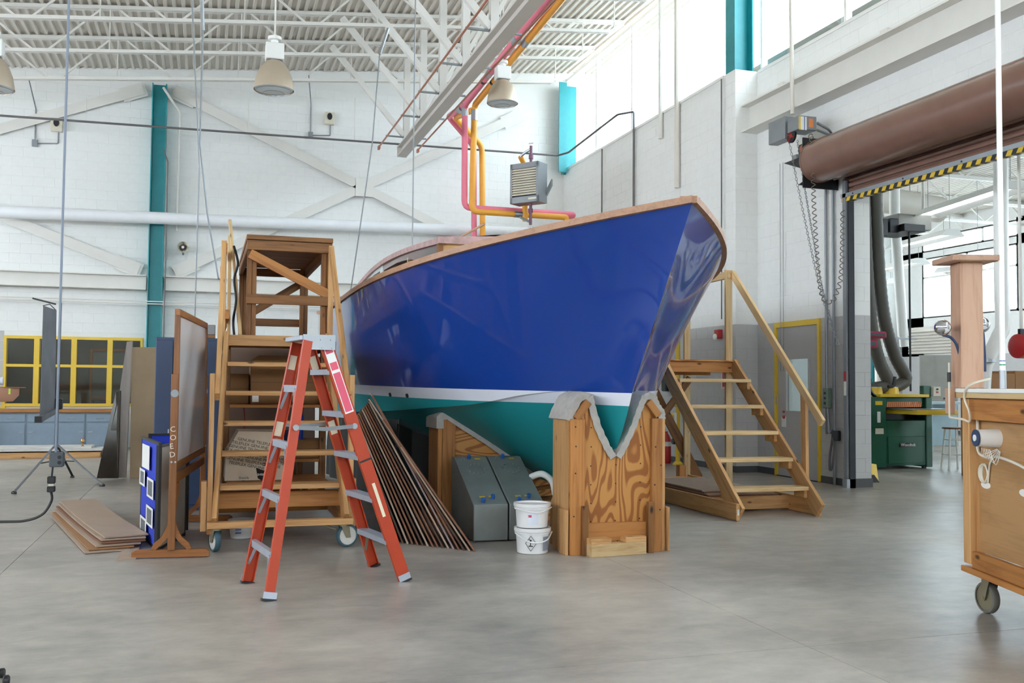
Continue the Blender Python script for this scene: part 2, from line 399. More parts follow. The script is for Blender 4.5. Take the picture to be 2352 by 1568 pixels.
# ---- clerestory over the right wall
def clerestory(n, x, y0, y1, z0, z1, step):
    w = bpy.data.objects.new('window_%d' % n, None); COL.objects.link(w); put(w, Matrix.Translation((x, (y0+y1)/2, z0))); struct(w)
    bx('window_sill', x-.02, x+.25, y0, y1, z0, z0+.05, 'window_white', w)
    bx('head_frame', x+.05, x+.15, y0, y1, z1-.06, z1, 'window_white', w)
    y = y0; k = max(1, round((y1-y0)/step)); st = (y1-y0)/k
    for i in range(k+1): bx('mullion', x+.05, x+.15, y0+i*st-.025, y0+i*st+.025, z0+.05, z1-.06, 'window_white', w)
    for i in range(k):
        bx('pane', x+.095, x+.101, y0+i*st+.025, y0+(i+1)*st-.025, z0+.05, z1-.06, 'glass', w)
clerestory(2, XF, 14.15, YB, 6.42, 8.66, 1.9)
clerestory(3, XR, -8, 13.75, 6.42, 8.7, 2.2)
# ================================================================== STEELWORK AND SERVICES
M['girder_grey'] = paint('crane_rail_grey', 'cfc9c2', 0.5, var=0.03)
M['copper_bar'] = paint('copper_bar', 'b5735a', 0.4, 0.5, 0.1)
M['pink_pipe'] = paint('pink_pipe_jacket', 'ef7f95', 0.5, var=0.04)
M['orange_pipe'] = paint('orange_pipe_jacket', 'f0a83c', 0.5, var=0.04)
M['white_pipe'] = paint('white_pipe_jacket', 'eef0f2', 0.5, var=0.03)
M['grey_pipe'] = paint('grey_iron_pipe', '6d6a6b', 0.5, 0.3, 0.1)
M['brown_slat'] = paint('brown_enamel', '7d5c50', 0.22, 0.0, 0.08, spec=0.6)
M['cream_box'] = paint('cream_plastic', 'd9d2c0', 0.5)
M['lens'] = paint('lamp_glass', 'd8e2e6', 0.2)
M['lamp_metal'] = paint('lamp_reflector', 'c9b9a4', 0.35, 0.4, 0.06)
M['red_paint'] = paint('red_enamel', 'b0282c', 0.35)
M['white_gloss'] = paint('white_gloss', 'eeeeea', 0.35, var=0.02)

def ibeam(mb, p0, p1, w, h, tf=.02, tw=.014, up=(0, 0, 1)):
    p0, p1 = Vector(p0), Vector(p1); d = (p1-p0).normalized(); u = Vector(up); u = (u-d*u.dot(d)).normalized()
    mb.bar(p0+u*(h/2-tf/2), p1+u*(h/2-tf/2), w, tf, u); mb.bar(p0-u*(h/2-tf/2), p1-u*(h/2-tf/2), w, tf, u); mb.bar(p0, p1, tw, h-2*tf, u); return mb

# open-web roof joists
JY = [19.7, 18.1, 16.5, 14.9, 13.3]
jl = ['nearest the back wall', 'second from the back wall', 'third from the back wall', 'fourth from the back wall', 'fifth from the back wall, above the frame top']
for y, lb in zip(JY, jl):
    t = thing('roof_joist', 'white open-web steel roof joist '+lb, 'joist', (0, y, deck_z(0)-.8), 'roof joists')
    x0, x1 = -10.0, 8.0
    for s in (-1, 1):
        MB().bar((x0, y+s*.035, deck_z(x0)-.035), (x1, y+s*.035, deck_z(x1)-.035), .05, .06).build('top_chord', 'white_steel', t)
        MB().bar((x0, y+s*.03, deck_z(x0)-.8), (7.0, y+s*.03, deck_z(7.0)-.8), .045, .055).build('bottom_chord', 'white_steel', t)
    MB().bar((7.0, y, deck_z(7.0)-.8), (8.0, y, deck_z(8.0)-.08), .03, .03).build('web', 'white_steel', t)
    x = -9.4
    while x < 7.2:
        for s in (-1, 1):
            if x+s*.95 > -10: MB().bar((x+s*.12, y, deck_z(x)-.78), (x+s*.95, y, deck_z(x+s*.95)-.06), .032, .032).build('web', 'white_steel', t)
        MB().bar((x+1.1, y, deck_z(x+1.1)-.78), (x+1.1, y, deck_z(x+1.1)-.06), .02, .02).build('web', 'white_steel', t)
        x += 2.2
# closure strip above the back wall
# teal columns
def column(x, y, z0, z1, label, w=.27, d=.3):
    t = thing('steel_column', label, 'column', (x, y, z0))
    bx('web', x-w/2+.016, x+w/2-.016, y+d*.45, y+d*.45+.014, z0, z1, 'teal_steel', t)
    for s in (-1, 1): bx('flange', x+s*w/2-.01, x+s*w/2+.01, y, y+d, z0, z1, 'teal_steel', t)
    return t
c1 = column(-1.02, YB-.32, 0, 7.55, 'tall teal steel column against the back wall beside the yellow window')
for z in (4.35, 4.9, 5.4):
    for s in (-.07, .07): MB().lathe((-1.02+s, YB-.2, z), [(.014, 0), (.014, .012)], 8, 'Y').build('bolt', 'teal_steel', c1)
t = thing('steel_column', 'short teal column in the far corner above the heater', 'column', (8.0, 21.2, 6.3))
bx('flange', 7.78, 7.95, 21.3, 21.33, 6.33, 8.45, 'teal_steel', t); bx('web', 7.95, 7.97, 21.3, 21.62, 6.33, 8.45, 'teal_steel', t); bx('flange', 7.97, 8.3, 21.55, 21.58, 6.33, 8.45, 'teal_steel', t)
t = thing('steel_column', 'teal column rising above the wall step beside the clerestory', 'column', (8.25, 13.9, 6.42))
bx('flange', 8.06, 8.09, 13.83, 14.12, 6.42, 8.7, 'teal_steel', t); bx('web', 8.09, 8.38, 13.97, 13.99, 6.42, 8.7, 'teal_steel', t); bx('flange', 8.38, 8.41, 13.83, 14.12, 6.42, 8.7, 'teal_steel', t)

# white beams on the walls
t = thing('wall_beam', 'white steel beam running along the back wall at head height', 'beam', (2, YB-.16, 3.25))
for a, b in ((-10, -1.2), (-.84, 8.0)): ibeam(MB(), (a, YB-.14, 3.4), (b, YB-.14, 3.4), .24, .3).build('beam_length', 'white_steel', t)
t = thing('door_header_beam', 'heavy white steel beam above the brown roll-up door', 'beam', (XR-.2, 8, 5.44))
ibeam(MB(), (XR-.15, 14.05, 5.66), (XR-.15, -8, 5.66), .3, .44, .025).build('beam_length', 'white_steel', t)
for y in (12.95, 10.55): bx('bracket', XR-.12, XR-.02, y-.07, y+.07, 5.92, 6.02, 'white_steel', t)
# diagonal braces on the back wall
def brace(p0, p1, label):
    t = thing('wall_brace', label, 'brace', ((p0[0]+p1[0])/2, YB-.1, min(p0[1], p1[1])), 'crossed wall braces')
    a, b = V(p0[0], YB-.10, p0[1]), V(p1[0], YB-.10, p1[1]); d = (b-a).normalized()
    MB().bar(a, b, .012, .2, V(0, 0, 1)).build('plate_leg', 'white_steel', t)
    n = V(0, 1, 0).cross(d); n = n if n.z > 0 else -n
    MB().bar(a+n*.1+V(0, .045, 0), b+n*.1+V(0, .045, 0), .09, .012, n).build('angle_leg', 'white_steel', t)
    for p, s in ((a, 1), (b, -1)): MB().bar(p-d*s*.05+V(0, .012, 0), p+d*s*.45+V(0, .012, 0), .01, .3, V(0, 0, 1)).build('gusset_plate', 'white_steel', t)
brace((-.72, 7.46), (7.5, 3.85), 'white angle brace falling to the right across the wall behind the boat')
brace((-.6, 3.66), (6.9, 7.65), 'white angle brace rising to the right across the wall behind the boat')
brace((-1.35, 7.45), (-7.6, 4.95), 'white angle brace rising to the top of the teal column from the left')
brace((-1.35, 3.66), (-7.6, 6.0), 'white angle brace meeting the foot of the wall beam left of the teal column')
bx('gusset', 3.1, 3.5, YB-.125, YB-.11, 5.5, 5.9, 'white_steel', bpy.data.objects['wall_brace'])
# hung crane rail with posts, kickers and conductor bars
XG = 3.85
t = thing('crane_rail', 'grey hung crane rail running toward the camera below the roof', 'crane rail', (XG, 16, 6.1))
ibeam(MB(), (XG, 20.15, 6.22), (XG, 6, 6.26), .2, .21, .025, .02).build('rail_beam', 'girder_grey', t)
bx('end_stop', XG-.1, XG+.1, 20.12, 20.17, 6.11, 6.33, 'girder_grey', t)
for y in JY+[11.7]:
    bx('hanger_post', XG-.06, XG+.06, y-.06, y+.06, 6.32, deck_z(XG)-.02, 'white_steel', t)
    MB().bar((XG-.05, y, 6.45), (XG-1.55, y, deck_z(XG-1.5)-.1), .1, .1).build('kicker', 'white_steel', t)
    MB().bar((XG+.05, y, 6.45), (XG+1.1, y, deck_z(XG+1.1)-.1), .07, .07).build('kicker', 'white_steel', t)
    for s in (-1, 1): MB().bar((XG, y, 6.42), (XG+s*.42, y, 6.42), .03, .03).build('bar_bracket', 'grey_steel', t)
for s in (-1, 1):
    b = MB().tube([(XG+s*.42, 20.5, 6.38), (XG+s*.42, 6, 6.40)], .018, 6).build('conductor_bar', 'copper_bar', t)
    MB().box(XG+s*.42-.02, XG+s*.42+.02, 20.46, 20.6, 6.33, 6.4).build('end_feed', 'copper_bar', b)

def pipe(name, label, cat, pts, r, mat, group=None, n=10, parent=None):
    """pipe with rounded elbows"""
    pts = [Vector(p) for p in pts]; out = [pts[0]]
    for i in range(1, len(pts)-1):
        a, b, c = pts[i-1], pts[i], pts[i+1]; e = min(2.2*r, (a-b).length*.45, (c-b).length*.45)
        p, q = b+(a-b).normalized()*e, b+(c-b).normalized()*e
        for k in range(5):
            s = k/4; out.append(p*(1-s)**2+b*2*s*(1-s)+q*s*s)
    out.append(pts[-1]); o = MB().tube(out, r, n).build(name, mat, parent, smooth=True)
    if parent is None: tag(o, label, cat, group)
    return o
# pink and orange insulated heating pipes
A = V(4.78, 18.5, 6.86); B = at(1256, 0, Z=6.98)
g = 'heating pipes'
def jacketed(label, runs, mat, bands, tags):
    t = thing('insulated_pipe', label, 'pipe', runs[0][0], g)
    for r in runs: pipe('pipe_run', None, None, r, .062, mat, parent=t)
    for p, d in bands:
        d = Vector(d).normalized(); p = Vector(p); MB().tube([p-d*.11, p+d*.11], .067, 12).build('clamp_band', 'galv', t, smooth=True)
    for p, d in tags:
        d = Vector(d).normalized(); p = Vector(p); MB().tube([p-d*.05, p+d*.05], .0635, 12).build('arrow_label', 'black', t, smooth=True)
dY = (B-A).normalized()
jacketed('pink insulated heating pipe dropping beside the crane rail', [[B+dY*2, A, V(4.79, 18.5, 4.82), V(7.1, 18.5, 4.82), V(7.1, 18.9, 4.82), V(7.45, 18.9, 4.7)], [A, at(1030, 268, Y=20.4), at(1088, 335, Y=20.7), at(1089, 600, Y=20.7)]], 'pink_pipe',
         [(A+V(0, 0, -.12), (0, 0, 1)), (A+dY*1.9, dY), (A+dY*3.6, dY), (A+V(0, .35, 0), (0, 1, 0))], [(A+dY*1.5, dY)])
d2 = V(.17, -.1, -.02)
jacketed('orange insulated heating pipe dropping beside the crane rail', [[B+dY*2+d2, A+d2, V(4.92, 18.42, 4.74), V(6.9, 18.42, 4.74), V(6.9, 18.42, 4.62), V(7.2, 18.42, 4.62)], [A+d2+V(0, .2, -.05), at(1046, 270, Y=20.3), at(1107, 335, Y=20.6), at(1109, 600, Y=20.6)]], 'orange_pipe',
         [(A+d2+V(0, 0, -.2), (0, 0, 1)), (A+d2+dY*1.8, dY), (A+d2+dY*3.5, dY), (V(5.9, 18.42, 4.74), (1, 0, 0))], [(A+d2+dY*1.45, dY)])
# unit heater
t = thing('unit_heater', 'grey louvred unit heater hung above the boat', 'heater', at(1205, 460, Y=18.0))
P = [at(1172, 381, Y=18.25), at(1236, 366, Y=17.75)]; zt = (P[0].z+P[1].z)/2; zb = zt-.78
a = V(P[0].x, P[0].y, 0); b = V(P[1].x, P[1].y, 0); rt = (b-a).normalized(); inn = V(-rt.y, rt.x, 0)*.34
w = (b-a).length
def hp(s, dep, z): return a+rt*(s*w)+inn*dep+V(0, 0, z)
mb = MB()
mb.prism([hp(0, .12, zb), hp(1, .12, zb), hp(1, 1, zb), hp(0, 1, zb)], (0, 0, zt-zb)); mb.build('casing', 'grey_steel', t)
fr = MB()
for s0, s1, z0, z1 in ((0, 1, zt-.1, zt), (0, 1, zb, zb+.12), (0, .07, zb, zt), (.93, 1, zb, zt)):
    fr.prism([hp(s0, 0, z0), hp(s1, 0, z0), hp(s1, .13, z0), hp(s0, .13, z0)], (0, 0, z1-z0))
fr.build('front_frame', 'grey_steel', t)
for k in range(11):
    z = zb+.15+k*(zt-zb-.27)/10.5
    MB().prism([hp(.07, .0, z), hp(.93, .0, z), hp(.93, .1, z+.03), hp(.07, .1, z+.03)], (0, 0, .018)).build('louvre', 'cream_box', t)
MB().prism([hp(.06, .115, zb+.1), hp(.94, .115, zb+.1), hp(.94, .12, zb+.1), hp(.06, .12, zb+.1)], (0, 0, zt-zb-.2)).build('dark_core', 'black', t)
MB().prism([hp(.66, -.01, zb+.05), hp(.95, -.01, zb+.05), hp(.95, 0, zb+.05), hp(.66, 0, zb+.05)], (0, 0, .035)).build('name_plate', 'cream_box', t)
MB().prism([hp(1.0, .9, zb+.15), hp(1.18, .9, zb+.35), hp(1.18, 1.05, zb+.35), hp(1.0, 1.05, zb+.15)], (0, 0, .12)).build('fan_guard', 'grey_steel', t)
M['purple_pipe'] = paint('purple_iron', '7a5568', 0.5, .2)
for z0, z1 in ((zt, zt+.36), (zb, zb-.42)):
    MB().tube([hp(.58, .5, z0), hp(.58, .5, z1)], .03, 8).build('riser_pipe', 'purple_pipe', t, smooth=True)
    s = 1 if z1 > z0 else -1
    MB().tube([hp(.58, .5, z0+s*.1), hp(.58, .5, z0+s*.18)], .048, 8).build('union', 'purple_pipe', t, smooth=True)
    MB().tube([hp(.58, .5, z1-s*.06), hp(.35, .5, z1-s*.12), hp(.2, .5, z1-s*.18)], .026, 8).build('branch_pipe', 'galv', t, smooth=True)
    MB().tube([hp(.5, .5, z1+s*.05), hp(.66, .5, z1+s*.05)], .012, 6).build('valve_handle', 'galv', t)
MB().tube([hp(.2, .5, zt+.18), hp(.2, .9, zt+.05), hp(.2, 1.05, zb-.3)], .055, 10).build('orange_riser', 'orange_pipe', t, smooth=True)
# grey sprinkler main, white insulated main
pipe('sprinkler_pipe', 'long grey iron sprinkler pipe crossing the back wall and turning along the right wall', 'pipe', [(-9.5, 20.8, 6.40), (7.56, 20.8, 6.58), (7.75, 20.6, 6.62), (7.78, 17.9, 6.78), (8.0, 17.6, 6.78), (8.0, 17.6, 4.4)], .022, 'grey_pipe')
for i, x in enumerate((-2.35, .75, 2.95)):
    tag(MB().tube([(x, 20.8, 6.5), (x, 20.8, deck_z(x)-.85)], .008, 6).build('pipe_hanger', 'white_steel'), ['thin hanger rod holding the sprinkler pipe near the left light box', 'thin hanger rod holding the sprinkler pipe left of the right light box', 'thin hanger rod holding the sprinkler pipe right of the right light box'][i], 'hanger', 'pipe hangers')
t = thing('white_pipe', 'thick white jacketed pipe running along the back wall above the beam', 'pipe', (2, 21.3, 4.6))
pipe('pipe_run', None, None, [(-3.9, 21.25, 4.66), (-3.0, 21.25, 4.68), (8.0, 21.25, 4.86)], .125, 'white_pipe', n=16, parent=t)
pipe('pipe_run', None, None, [(-10, 21.5, 4.82), (-3.3, 21.4, 4.78)], .05, 'white_pipe', parent=t)
for k in range(22): MB().tube([(-2.6+k*.48, 21.25, 4.685+k*.48*.0164), (-2.592+k*.48, 21.25, 4.685+k*.48*.0164)], .128, 16).build('jacket_seam', 'white_pipe', t, smooth=True)
tag(pipe('wall_conduit', '', '', [(-.95, 21.3, 7.45), (-.62, 21.5, 7.0), (-.62, 21.5, 4.5)], .025, 'white_steel'), 'white vertical conduit right of the tall teal column', 'conduit')
tag(pipe('wall_conduit', '', '', [(-.93, 21.32, 6.2), (-.82, 21.28, 5.9), (-.82, 21.28, 1.8)], .012, 'grey_pipe'), 'thin grey conduit running down the edge of the tall teal column', 'conduit')
for i, (z0, z1) in enumerate(((3.02, 3.0), (2.96, 2.95))):
    tag(MB().tube([(-10, 21.45, z0), (-1.3, 21.34, z1), (-.7, 21.34, z1), (8, 21.5, z1-.02)], .012, 6).build('wall_cable', 'white_steel'), ['upper white cable strung along the back wall under the beam', 'lower white cable strung along the back wall under the beam'][i], 'cable')
# lines of conduit and downpipes on the right wall
for i, (px, z0, z1, r, mt, lb) in enumerate(((1383, 4.6, 6.4, .016, 'grey_pipe', 'thin grey conduit on the far right wall left of the corner sprinkler drop'),
        (1657, 2.45, 6.4, .012, 'grey_pipe', 'thin grey conduit running down to the red alarm'), (1555, 4.9, 8.6, .05, 'cream_steel', 'cream downpipe running up past the clerestory'), (1517, 5.95, 8.6, .04, 'white_steel', 'white sprinkler drop pipe ending over the boat rail'))):
    p = at(px, 300, X=XF-.06); tag(MB().tube([(p.x, p.y, z0), (p.x, p.y, z1)], r, 8).build('wall_pipe', mt, smooth=True), lb, 'pipe')
for i, (px, lb) in enumerate(((1792, 'left thin cable hanging down the wall past the yellow door'), (1799, 'right thin cable hanging down the wall past the yellow door'))):
    p = at(px, 600, X=XR-.05); tag(MB().tube([(p.x, p.y, 1.6), (p.x, p.y, 4.8)], .005, 5).build('pull_cord', 'grey_steel'), lb, 'cord')
for i, (px, lb) in enumerate(((1898, 'left grey conduit beside the roll-up door track'), (1915, 'right grey conduit beside the roll-up door track'))):
    p = at(px, 800, X=XR-.04); tag(MB().tube([(p.x, p.y, .0 if i else .7), (p.x, p.y, 4.3)], .02, 8).build('wall_conduit', 'grey_steel', smooth=True), lb, 'conduit')

# high-bay lamps
def lamp(c, top, label):
    t = thing('high_bay_lamp', label, 'lamp', c, 'high bay lamps'); c = Vector(c); k = 1.0
    MB().lathe(c, [(.265, 0), (.262, .03), (.24, .16), (.19, .29), (.12, .37), (.10, .39)], 24, cap=False).build('shade', 'lamp_metal', t, smooth=True)
    MB().lathe(c+V(0, 0, .01), [(.25, 0), (.25, .01)], 24).build('lens', 'lens', t, smooth=True)
    for q in range(3): MB().tube([c+V(.24*math.cos(a), .24*math.sin(a), -.015-.02*q)*1 for a in [2*math.pi*j/20 for j in range(20)]] if q == 0 else [c+V((.24-.1*q)*math.cos(a), (.24-.1*q)*math.sin(a), -.015-.03*q) for a in [2*math.pi*j/20 for j in range(20)]], .004, 4, closed=True).build('wire_guard', 'galv', t)
    b = MB().box(c.x-.12, c.x+.12, c.y-.1, c.y+.1, c.z+.40, c.z+.62).build('ballast_box', 'white_gloss', t, bevel=.01)
    MB().lathe(c+V(0, 0, .62), [(.05, 0), (.05, .05), (.09, .06), (.09, .1), (.02, .12)], 12).build('hanger_cap', 'white_gloss', t, smooth=True)
    MB().tube([c+V(0, 0, .7), (c.x, c.y, top)], .012, 6).build('stem', 'white_steel', t); return t
lamp((.80, 13.3, 5.26), deck_z(.8), 'round high-bay lamp hanging above the left stair')
lamp((4.68, 15.6, 6.08), deck_z(4.68), 'round high-bay lamp hanging right of the pink pipe')
lamp((-2.62, 13.5, 5.0), deck_z(-2.6), 'round high-bay lamp cut by the left edge of the frame')

# emergency light boxes, horn speaker
for (px, py, lb) in ((131, 288, 'cream wall box with a dark oval on the back wall, left'), (756, 273, 'cream wall box with a dark oval on the back wall, above the boat')):
    c = at(px, py, Y=YB-.02); t = thing('wall_light_box', lb, 'light box', c, 'cream wall boxes')
    bx('casing', c.x-.11, c.x+.11, YB-.12, YB-.005, c.z-.14, c.z+.13, 'cream_box', t, bevel=.01)
    MB().lathe((c.x, YB-.135, c.z+.03), [(.055, 0), (.055, .02)], 14, 'Y').build('dark_recess', 'black', t).scale = (1, 1, 1.4)
    pipe('feed_conduit', None, None, [(c.x+.03, YB-.02, c.z-.14), (c.x+.03, YB-.02, c.z-.37), (c.x-.35, YB-.02, c.z-.40)], .012, 'grey_steel', parent=t)
    bx('junction_box', c.x-.45, c.x-.35, YB-.06, YB-.006, c.z-.47, c.z-.33, 'grey_steel', t)
    pipe('riser_conduit', None, None, [(c.x-.4, YB-.02, c.z-.33), (c.x-.4, YB-.02, c.z+.3), (c.x-.5, YB-.4, c.z+.85)], .012, 'grey_steel', parent=t)
c = at(420, 567, Y=YB-.3); t = thing('horn_speaker', 'round grey horn speaker on the back wall', 'speaker', c)
MB().lathe((c.x, c.y, c.z), [(.115, 0), (.11, .01), (.07, .1), (.03, .2), (.05, .21), (.05, .28)], 20, 'Y', cap=False).build('horn', 'cream_box', t, smooth=True)
MB().lathe((c.x, c.y+.03, c.z), [(.055, 0), (.06, .05)], 16, 'Y').build('throat', 'dark_steel', t, smooth=True)
MB().lathe((c.x, c.y+.01, c.z), [(.028, 0), (.03, .03)], 14, 'Y').build('plug', 'cream_box', t, smooth=True)
MB().bar((c.x, c.y+.1, c.z-.08), (c.x, YB-.005, c.z-.12), .03, .03).build('bracket', 'grey_steel', t)
MB().tube([(c.x+.05, YB-.02, c.z-.1), (c.x+.04, YB-.02, c.z-.5)], .006, 5).build('lead', 'white_steel', t)

# ---- yellow interior window with the room behind it
w1 = bpy.data.objects.new('window_1', None); COL.objects.link(w1); put(w1, Matrix.Translation((-2.54, YB, .85))); struct(w1)
xs = [-3.84, -3.24, -2.55, -1.87, -1.24]; zs = (.84, 1.66, 2.26); yf = YB-.03
for i, x in enumerate(xs):
    wd = .05; bx('mullion', x-wd if i == 4 else (x if i == 0 else x-wd), x if i == 4 else x+wd, yf, YB+.14, .84, 2.26, 'yellow_paint', w1)
for i in range(4):
    for z0, z1 in ((.84, .9), (1.635, 1.69), (2.2, 2.26)):
        bx('rail', xs[i]+.05, xs[i+1]-.05, yf+.002, YB+.14, z0, z1, 'yellow_paint', w1)
    for z0, z1 in ((.9, 1.635), (1.69, 2.2)): bx('pane', xs[i]+.04, xs[i+1]-.04, YB+.09, YB+.096, z0-.01, z1+.01, 'dim_glass', w1)
bx('frame_foot', -3.86, -3.78, yf-.01, yf+.05, .5, .86, 'yellow_paint', w1)
M['office_wall'] = paint('office_wall', '8e948f', 0.8); M['office_ceiling'] = paint('office_ceiling', '6e706c', 0.8)
of = thing('office_fill_light', 'unseen light panel added to brighten the office behind the yellow window', 'light fixture', (-2.5, 23.6, 2.9)); bx('frame', -3.4, -1.6, 23.3, 23.9, 2.9, 2.949, 'white_gloss', of); bx('diffuser', -3.35, -1.65, 23.35, 23.85, 2.89, 2.9, emit('office_fill_panel', 'fff6e8', 2.2), of)  # glowing panel added out of view to lift the dark office interior
ws = wall_core('wall_office', [(-6, 1, 25.4, 25.5, 0, 3), (-6, -5.9, YB+.3, 25.4, 0, 3), (.9, 1, YB+.3, 25.4, 0, 3)], 'office_wall')
struct(bx('ceiling_office', -6, 1, YB+.31, 25.5, 2.95, 3.0, 'office_ceiling')); struct(bx('floor_office', -6, 1, YB+.3, 25.5, -.1, 0, 'office_ceiling'))
t = thing('framed_board', 'wood framed board on legs seen through the yellow window', 'board', (-2, 24.6, 0))
bx('panel', -2.5, -.9, 24.6, 24.64, 1.0, 2.05, 'office_wall', t)
for x in (-2.55, -.95): bx('post', x, x+.06, 24.57, 24.65, 0, 2.1, 'fir', t, grain='Z')
bx('top_rail', -2.5, -.9, 24.57, 24.65, 2.05, 2.12, 'fir', t); bx('bottom_rail', -2.5, -.9, 24.57, 24.65, .93, 1.0, 'fir', t)
tag(bx('low_cabinet', -2.4, -1.0, 24.0, 24.5, 0.0, .9, paint('dark_red_brown', '5a2f25', .6), bevel=.01), 'dark red brown cabinet seen through the yellow window', 'cabinet')

# ---- roll-up door
t = thing('roll_up_door', 'brown rolled-up shutter door over the wide opening', 'roll-up door', (8.2, 8, 3.9))
MB().lathe((8.07, 11.62, 4.49), [(.30, 0), (.30, -8.6)], 40, 'Y').build('curtain_roll', 'brown_slat', t, smooth=True)
MB().lathe((8.07, 11.62, 4.49), [(.303, -.02), (.303, -.04)], 40, 'Y').build('roll_edge', 'brown_slat', t, smooth=True)
for k in range(5):
    z0 = 4.02+k*.075; MB().prism([(8.40, 11.47, z0), (8.375, 11.47, z0+.012), (8.368, 11.47, z0+.037), (8.375, 11.47, z0+.062), (8.40, 11.47, z0+.072)], (0, -8.3, 0)).build('slat', 'brown_slat', t)
MB().tube([(8.22, 11.45, 4.24), (8.22, 3.2, 4.24)], .035, 10).build('guide_tube', 'brown_slat', t, smooth=True)
bx('bottom_bar', 8.33, 8.43, 3.2, 11.47, 3.965, 4.02, 'galv', t)
se = bx('safety_edge', 8.34, 8.42, 3.2, 11.47, 3.91, 3.965, 'yellow_paint', t)
for k in range(56):
    y = 11.44-k*.148
    MB().prism([(8.3395, y, 3.908), (8.3395, y-.07, 3.908), (8.3395, y-.105, 3.967), (8.3395, y-.035, 3.967)], (.081, 0, 0)).build('black_stripe', 'black', se)
for k in range(8): MB().lathe((8.325, 11.2-k*1.0, 3.99), [(.012, 0), (.012, .01)], 6, 'X').build('bolt', 'dark_steel', t)
bx('guide_track', 8.33, 8.45, 11.36, 11.43, 0, 4.2, 'grey_steel', t); bx('guide_track', 8.39, 8.45, 11.44, 11.5, 0.0, 4.2, 'dark_steel', t); bx('guide_lip', 8.36, 8.452, 11.34, 11.356, 0, 4.2, 'dark_steel', t)
bx('end_plate', 7.85, 8.42, 11.64, 11.66, 4.12, 4.82, 'black', t)
MB().prism([(8.42, 11.66, 4.16), (7.8, 11.66, 4.16), (8.42, 11.66, 4.6)], (0, .04, 0)).build('bracket', 'black', t)
bx('track_foot', 8.31, 8.45, 11.34, 11.44, 0, .12, 'galv', t)
bx('warning_label', 8.326, 8.33, 11.37, 11.42, 1.45, 1.58, 'red_paint', t); bx('warning_label', 8.326, 8.33, 11.37, 11.42, 1.25, 1.44, 'white_gloss', t)
# door operator
t = thing('door_operator', 'grey motor operator with stickers beside the rolled door', 'motor', (8.0, 12.1, 4.5))
def yb(name, px0, px1, py0, py1, Y, dep, mat, par, bevel=.006):
    a = at(px0, py0, Y=Y); b = at(px1, py1, Y=Y); return bx(name, min(a.x, b.x), max(a.x, b.x), Y, Y+dep, min(a.z, b.z), max(a.z, b.z), mat, par, bevel=bevel)
def rb(name, px0, px1, py0, py1, X, dep, mat, par, bevel=.006):
    a = at(px0, py0, X=X); b = at(px1, py1, X=X); return bx(name, X, X+dep, min(a.y, b.y), max(a.y, b.y), min(a.z, b.z), max(a.z, b.z), mat, par, bevel=bevel)
yb('gear_case', 1802, 1824, 266, 320, 12.05, .42, 'grey_steel', t)
cb = yb('control_box', 1834, 1876, 264, 300, 11.75, .28, 'grey_steel', t)
def face(px0, px1, py0, py1, X, mat, par, nm='sticker'):
    a = at(px0, py0, X=X); b = at(px1, py1, X=X); return bx(nm, X-.002, X, min(a.y, b.y), max(a.y, b.y), min(a.z, b.z), max(a.z, b.z), mat, par)
M['orange_label'] = paint('orange_label', 'e8894e', .5); M['blue_label'] = paint('blue_label', '5a72b4', .5)
yb('sticker', 1835, 1839, 266, 298, 11.747, .0025, 'yellow_paint', cb, 0); yb('sticker', 1839, 1853, 267, 299, 11.747, .0025, 'white_gloss', cb, 0); yb('sticker', 1847, 1849, 267, 299, 11.745, .002, 'blue_label', cb, 0); yb('sticker', 1858, 1868, 272, 293, 11.747, .0025, 'orange_label', cb, 0)
p = at(1819, 312, X=7.9)
MB().lathe((p.x-.02, p.y, p.z), [(.10, 0), (.10, .03)], 20, 'X').build('chain_wheel', 'dark_steel', t, smooth=True); MB().lathe((p.x-.03, p.y, p.z), [(.035, 0), (.035, .05)], 12, 'X').build('wheel_hub', 'copper_bar', t, smooth=True)
for q in range(4): MB().bar(p+V(-.03, 0, 0), p+V(-.03, .09*math.cos(q*1.57+.4), .09*math.sin(q*1.57+.4)), .012, .02, (1, 0, 0)).build('spoke', 'red_paint', t)
a = at(1846, 345, X=8.0); bx('motor_block', 7.98, 8.3, a.y-.12, a.y+.12, a.z-.1, a.z+.1, 'black', t, bevel=.02); MB().lathe((7.96, a.y, a.z+.02), [(.05, 0), (.05, .12)], 14, 'X').build('pulley', 'copper_bar', t, smooth=True)
MB().prism([(8.0, 12.35, 4.62), (8.0, 11.65, 4.62), (8.0, 11.65, 4.2), (8.0, 11.9, 4.45)], (.3, 0, 0)).build('support_bracket', 'black', t)
a = at(1826, 368, X=8.35); bx('junction_box', 8.34, 8.44, a.y-.05, a.y+.05, a.z-.08, a.z+.08, 'grey_steel', t)
pipe('feed_conduit', None, None, [at(1820, 262, X=8.1), at(1817, 0, X=8.1)], .03, 'cream_steel', parent=t)
pipe('feed_conduit', None, None, [at(1876, 282, X=8.0), at(1905, 298, X=8.2), at(1912, 310, X=8.3)], .018, 'grey_steel', parent=t)
pipe('feed_conduit', None, None, [at(1876, 298, X=8.0), at(1920, 315, X=8.3)], .018, 'grey_steel', parent=t)
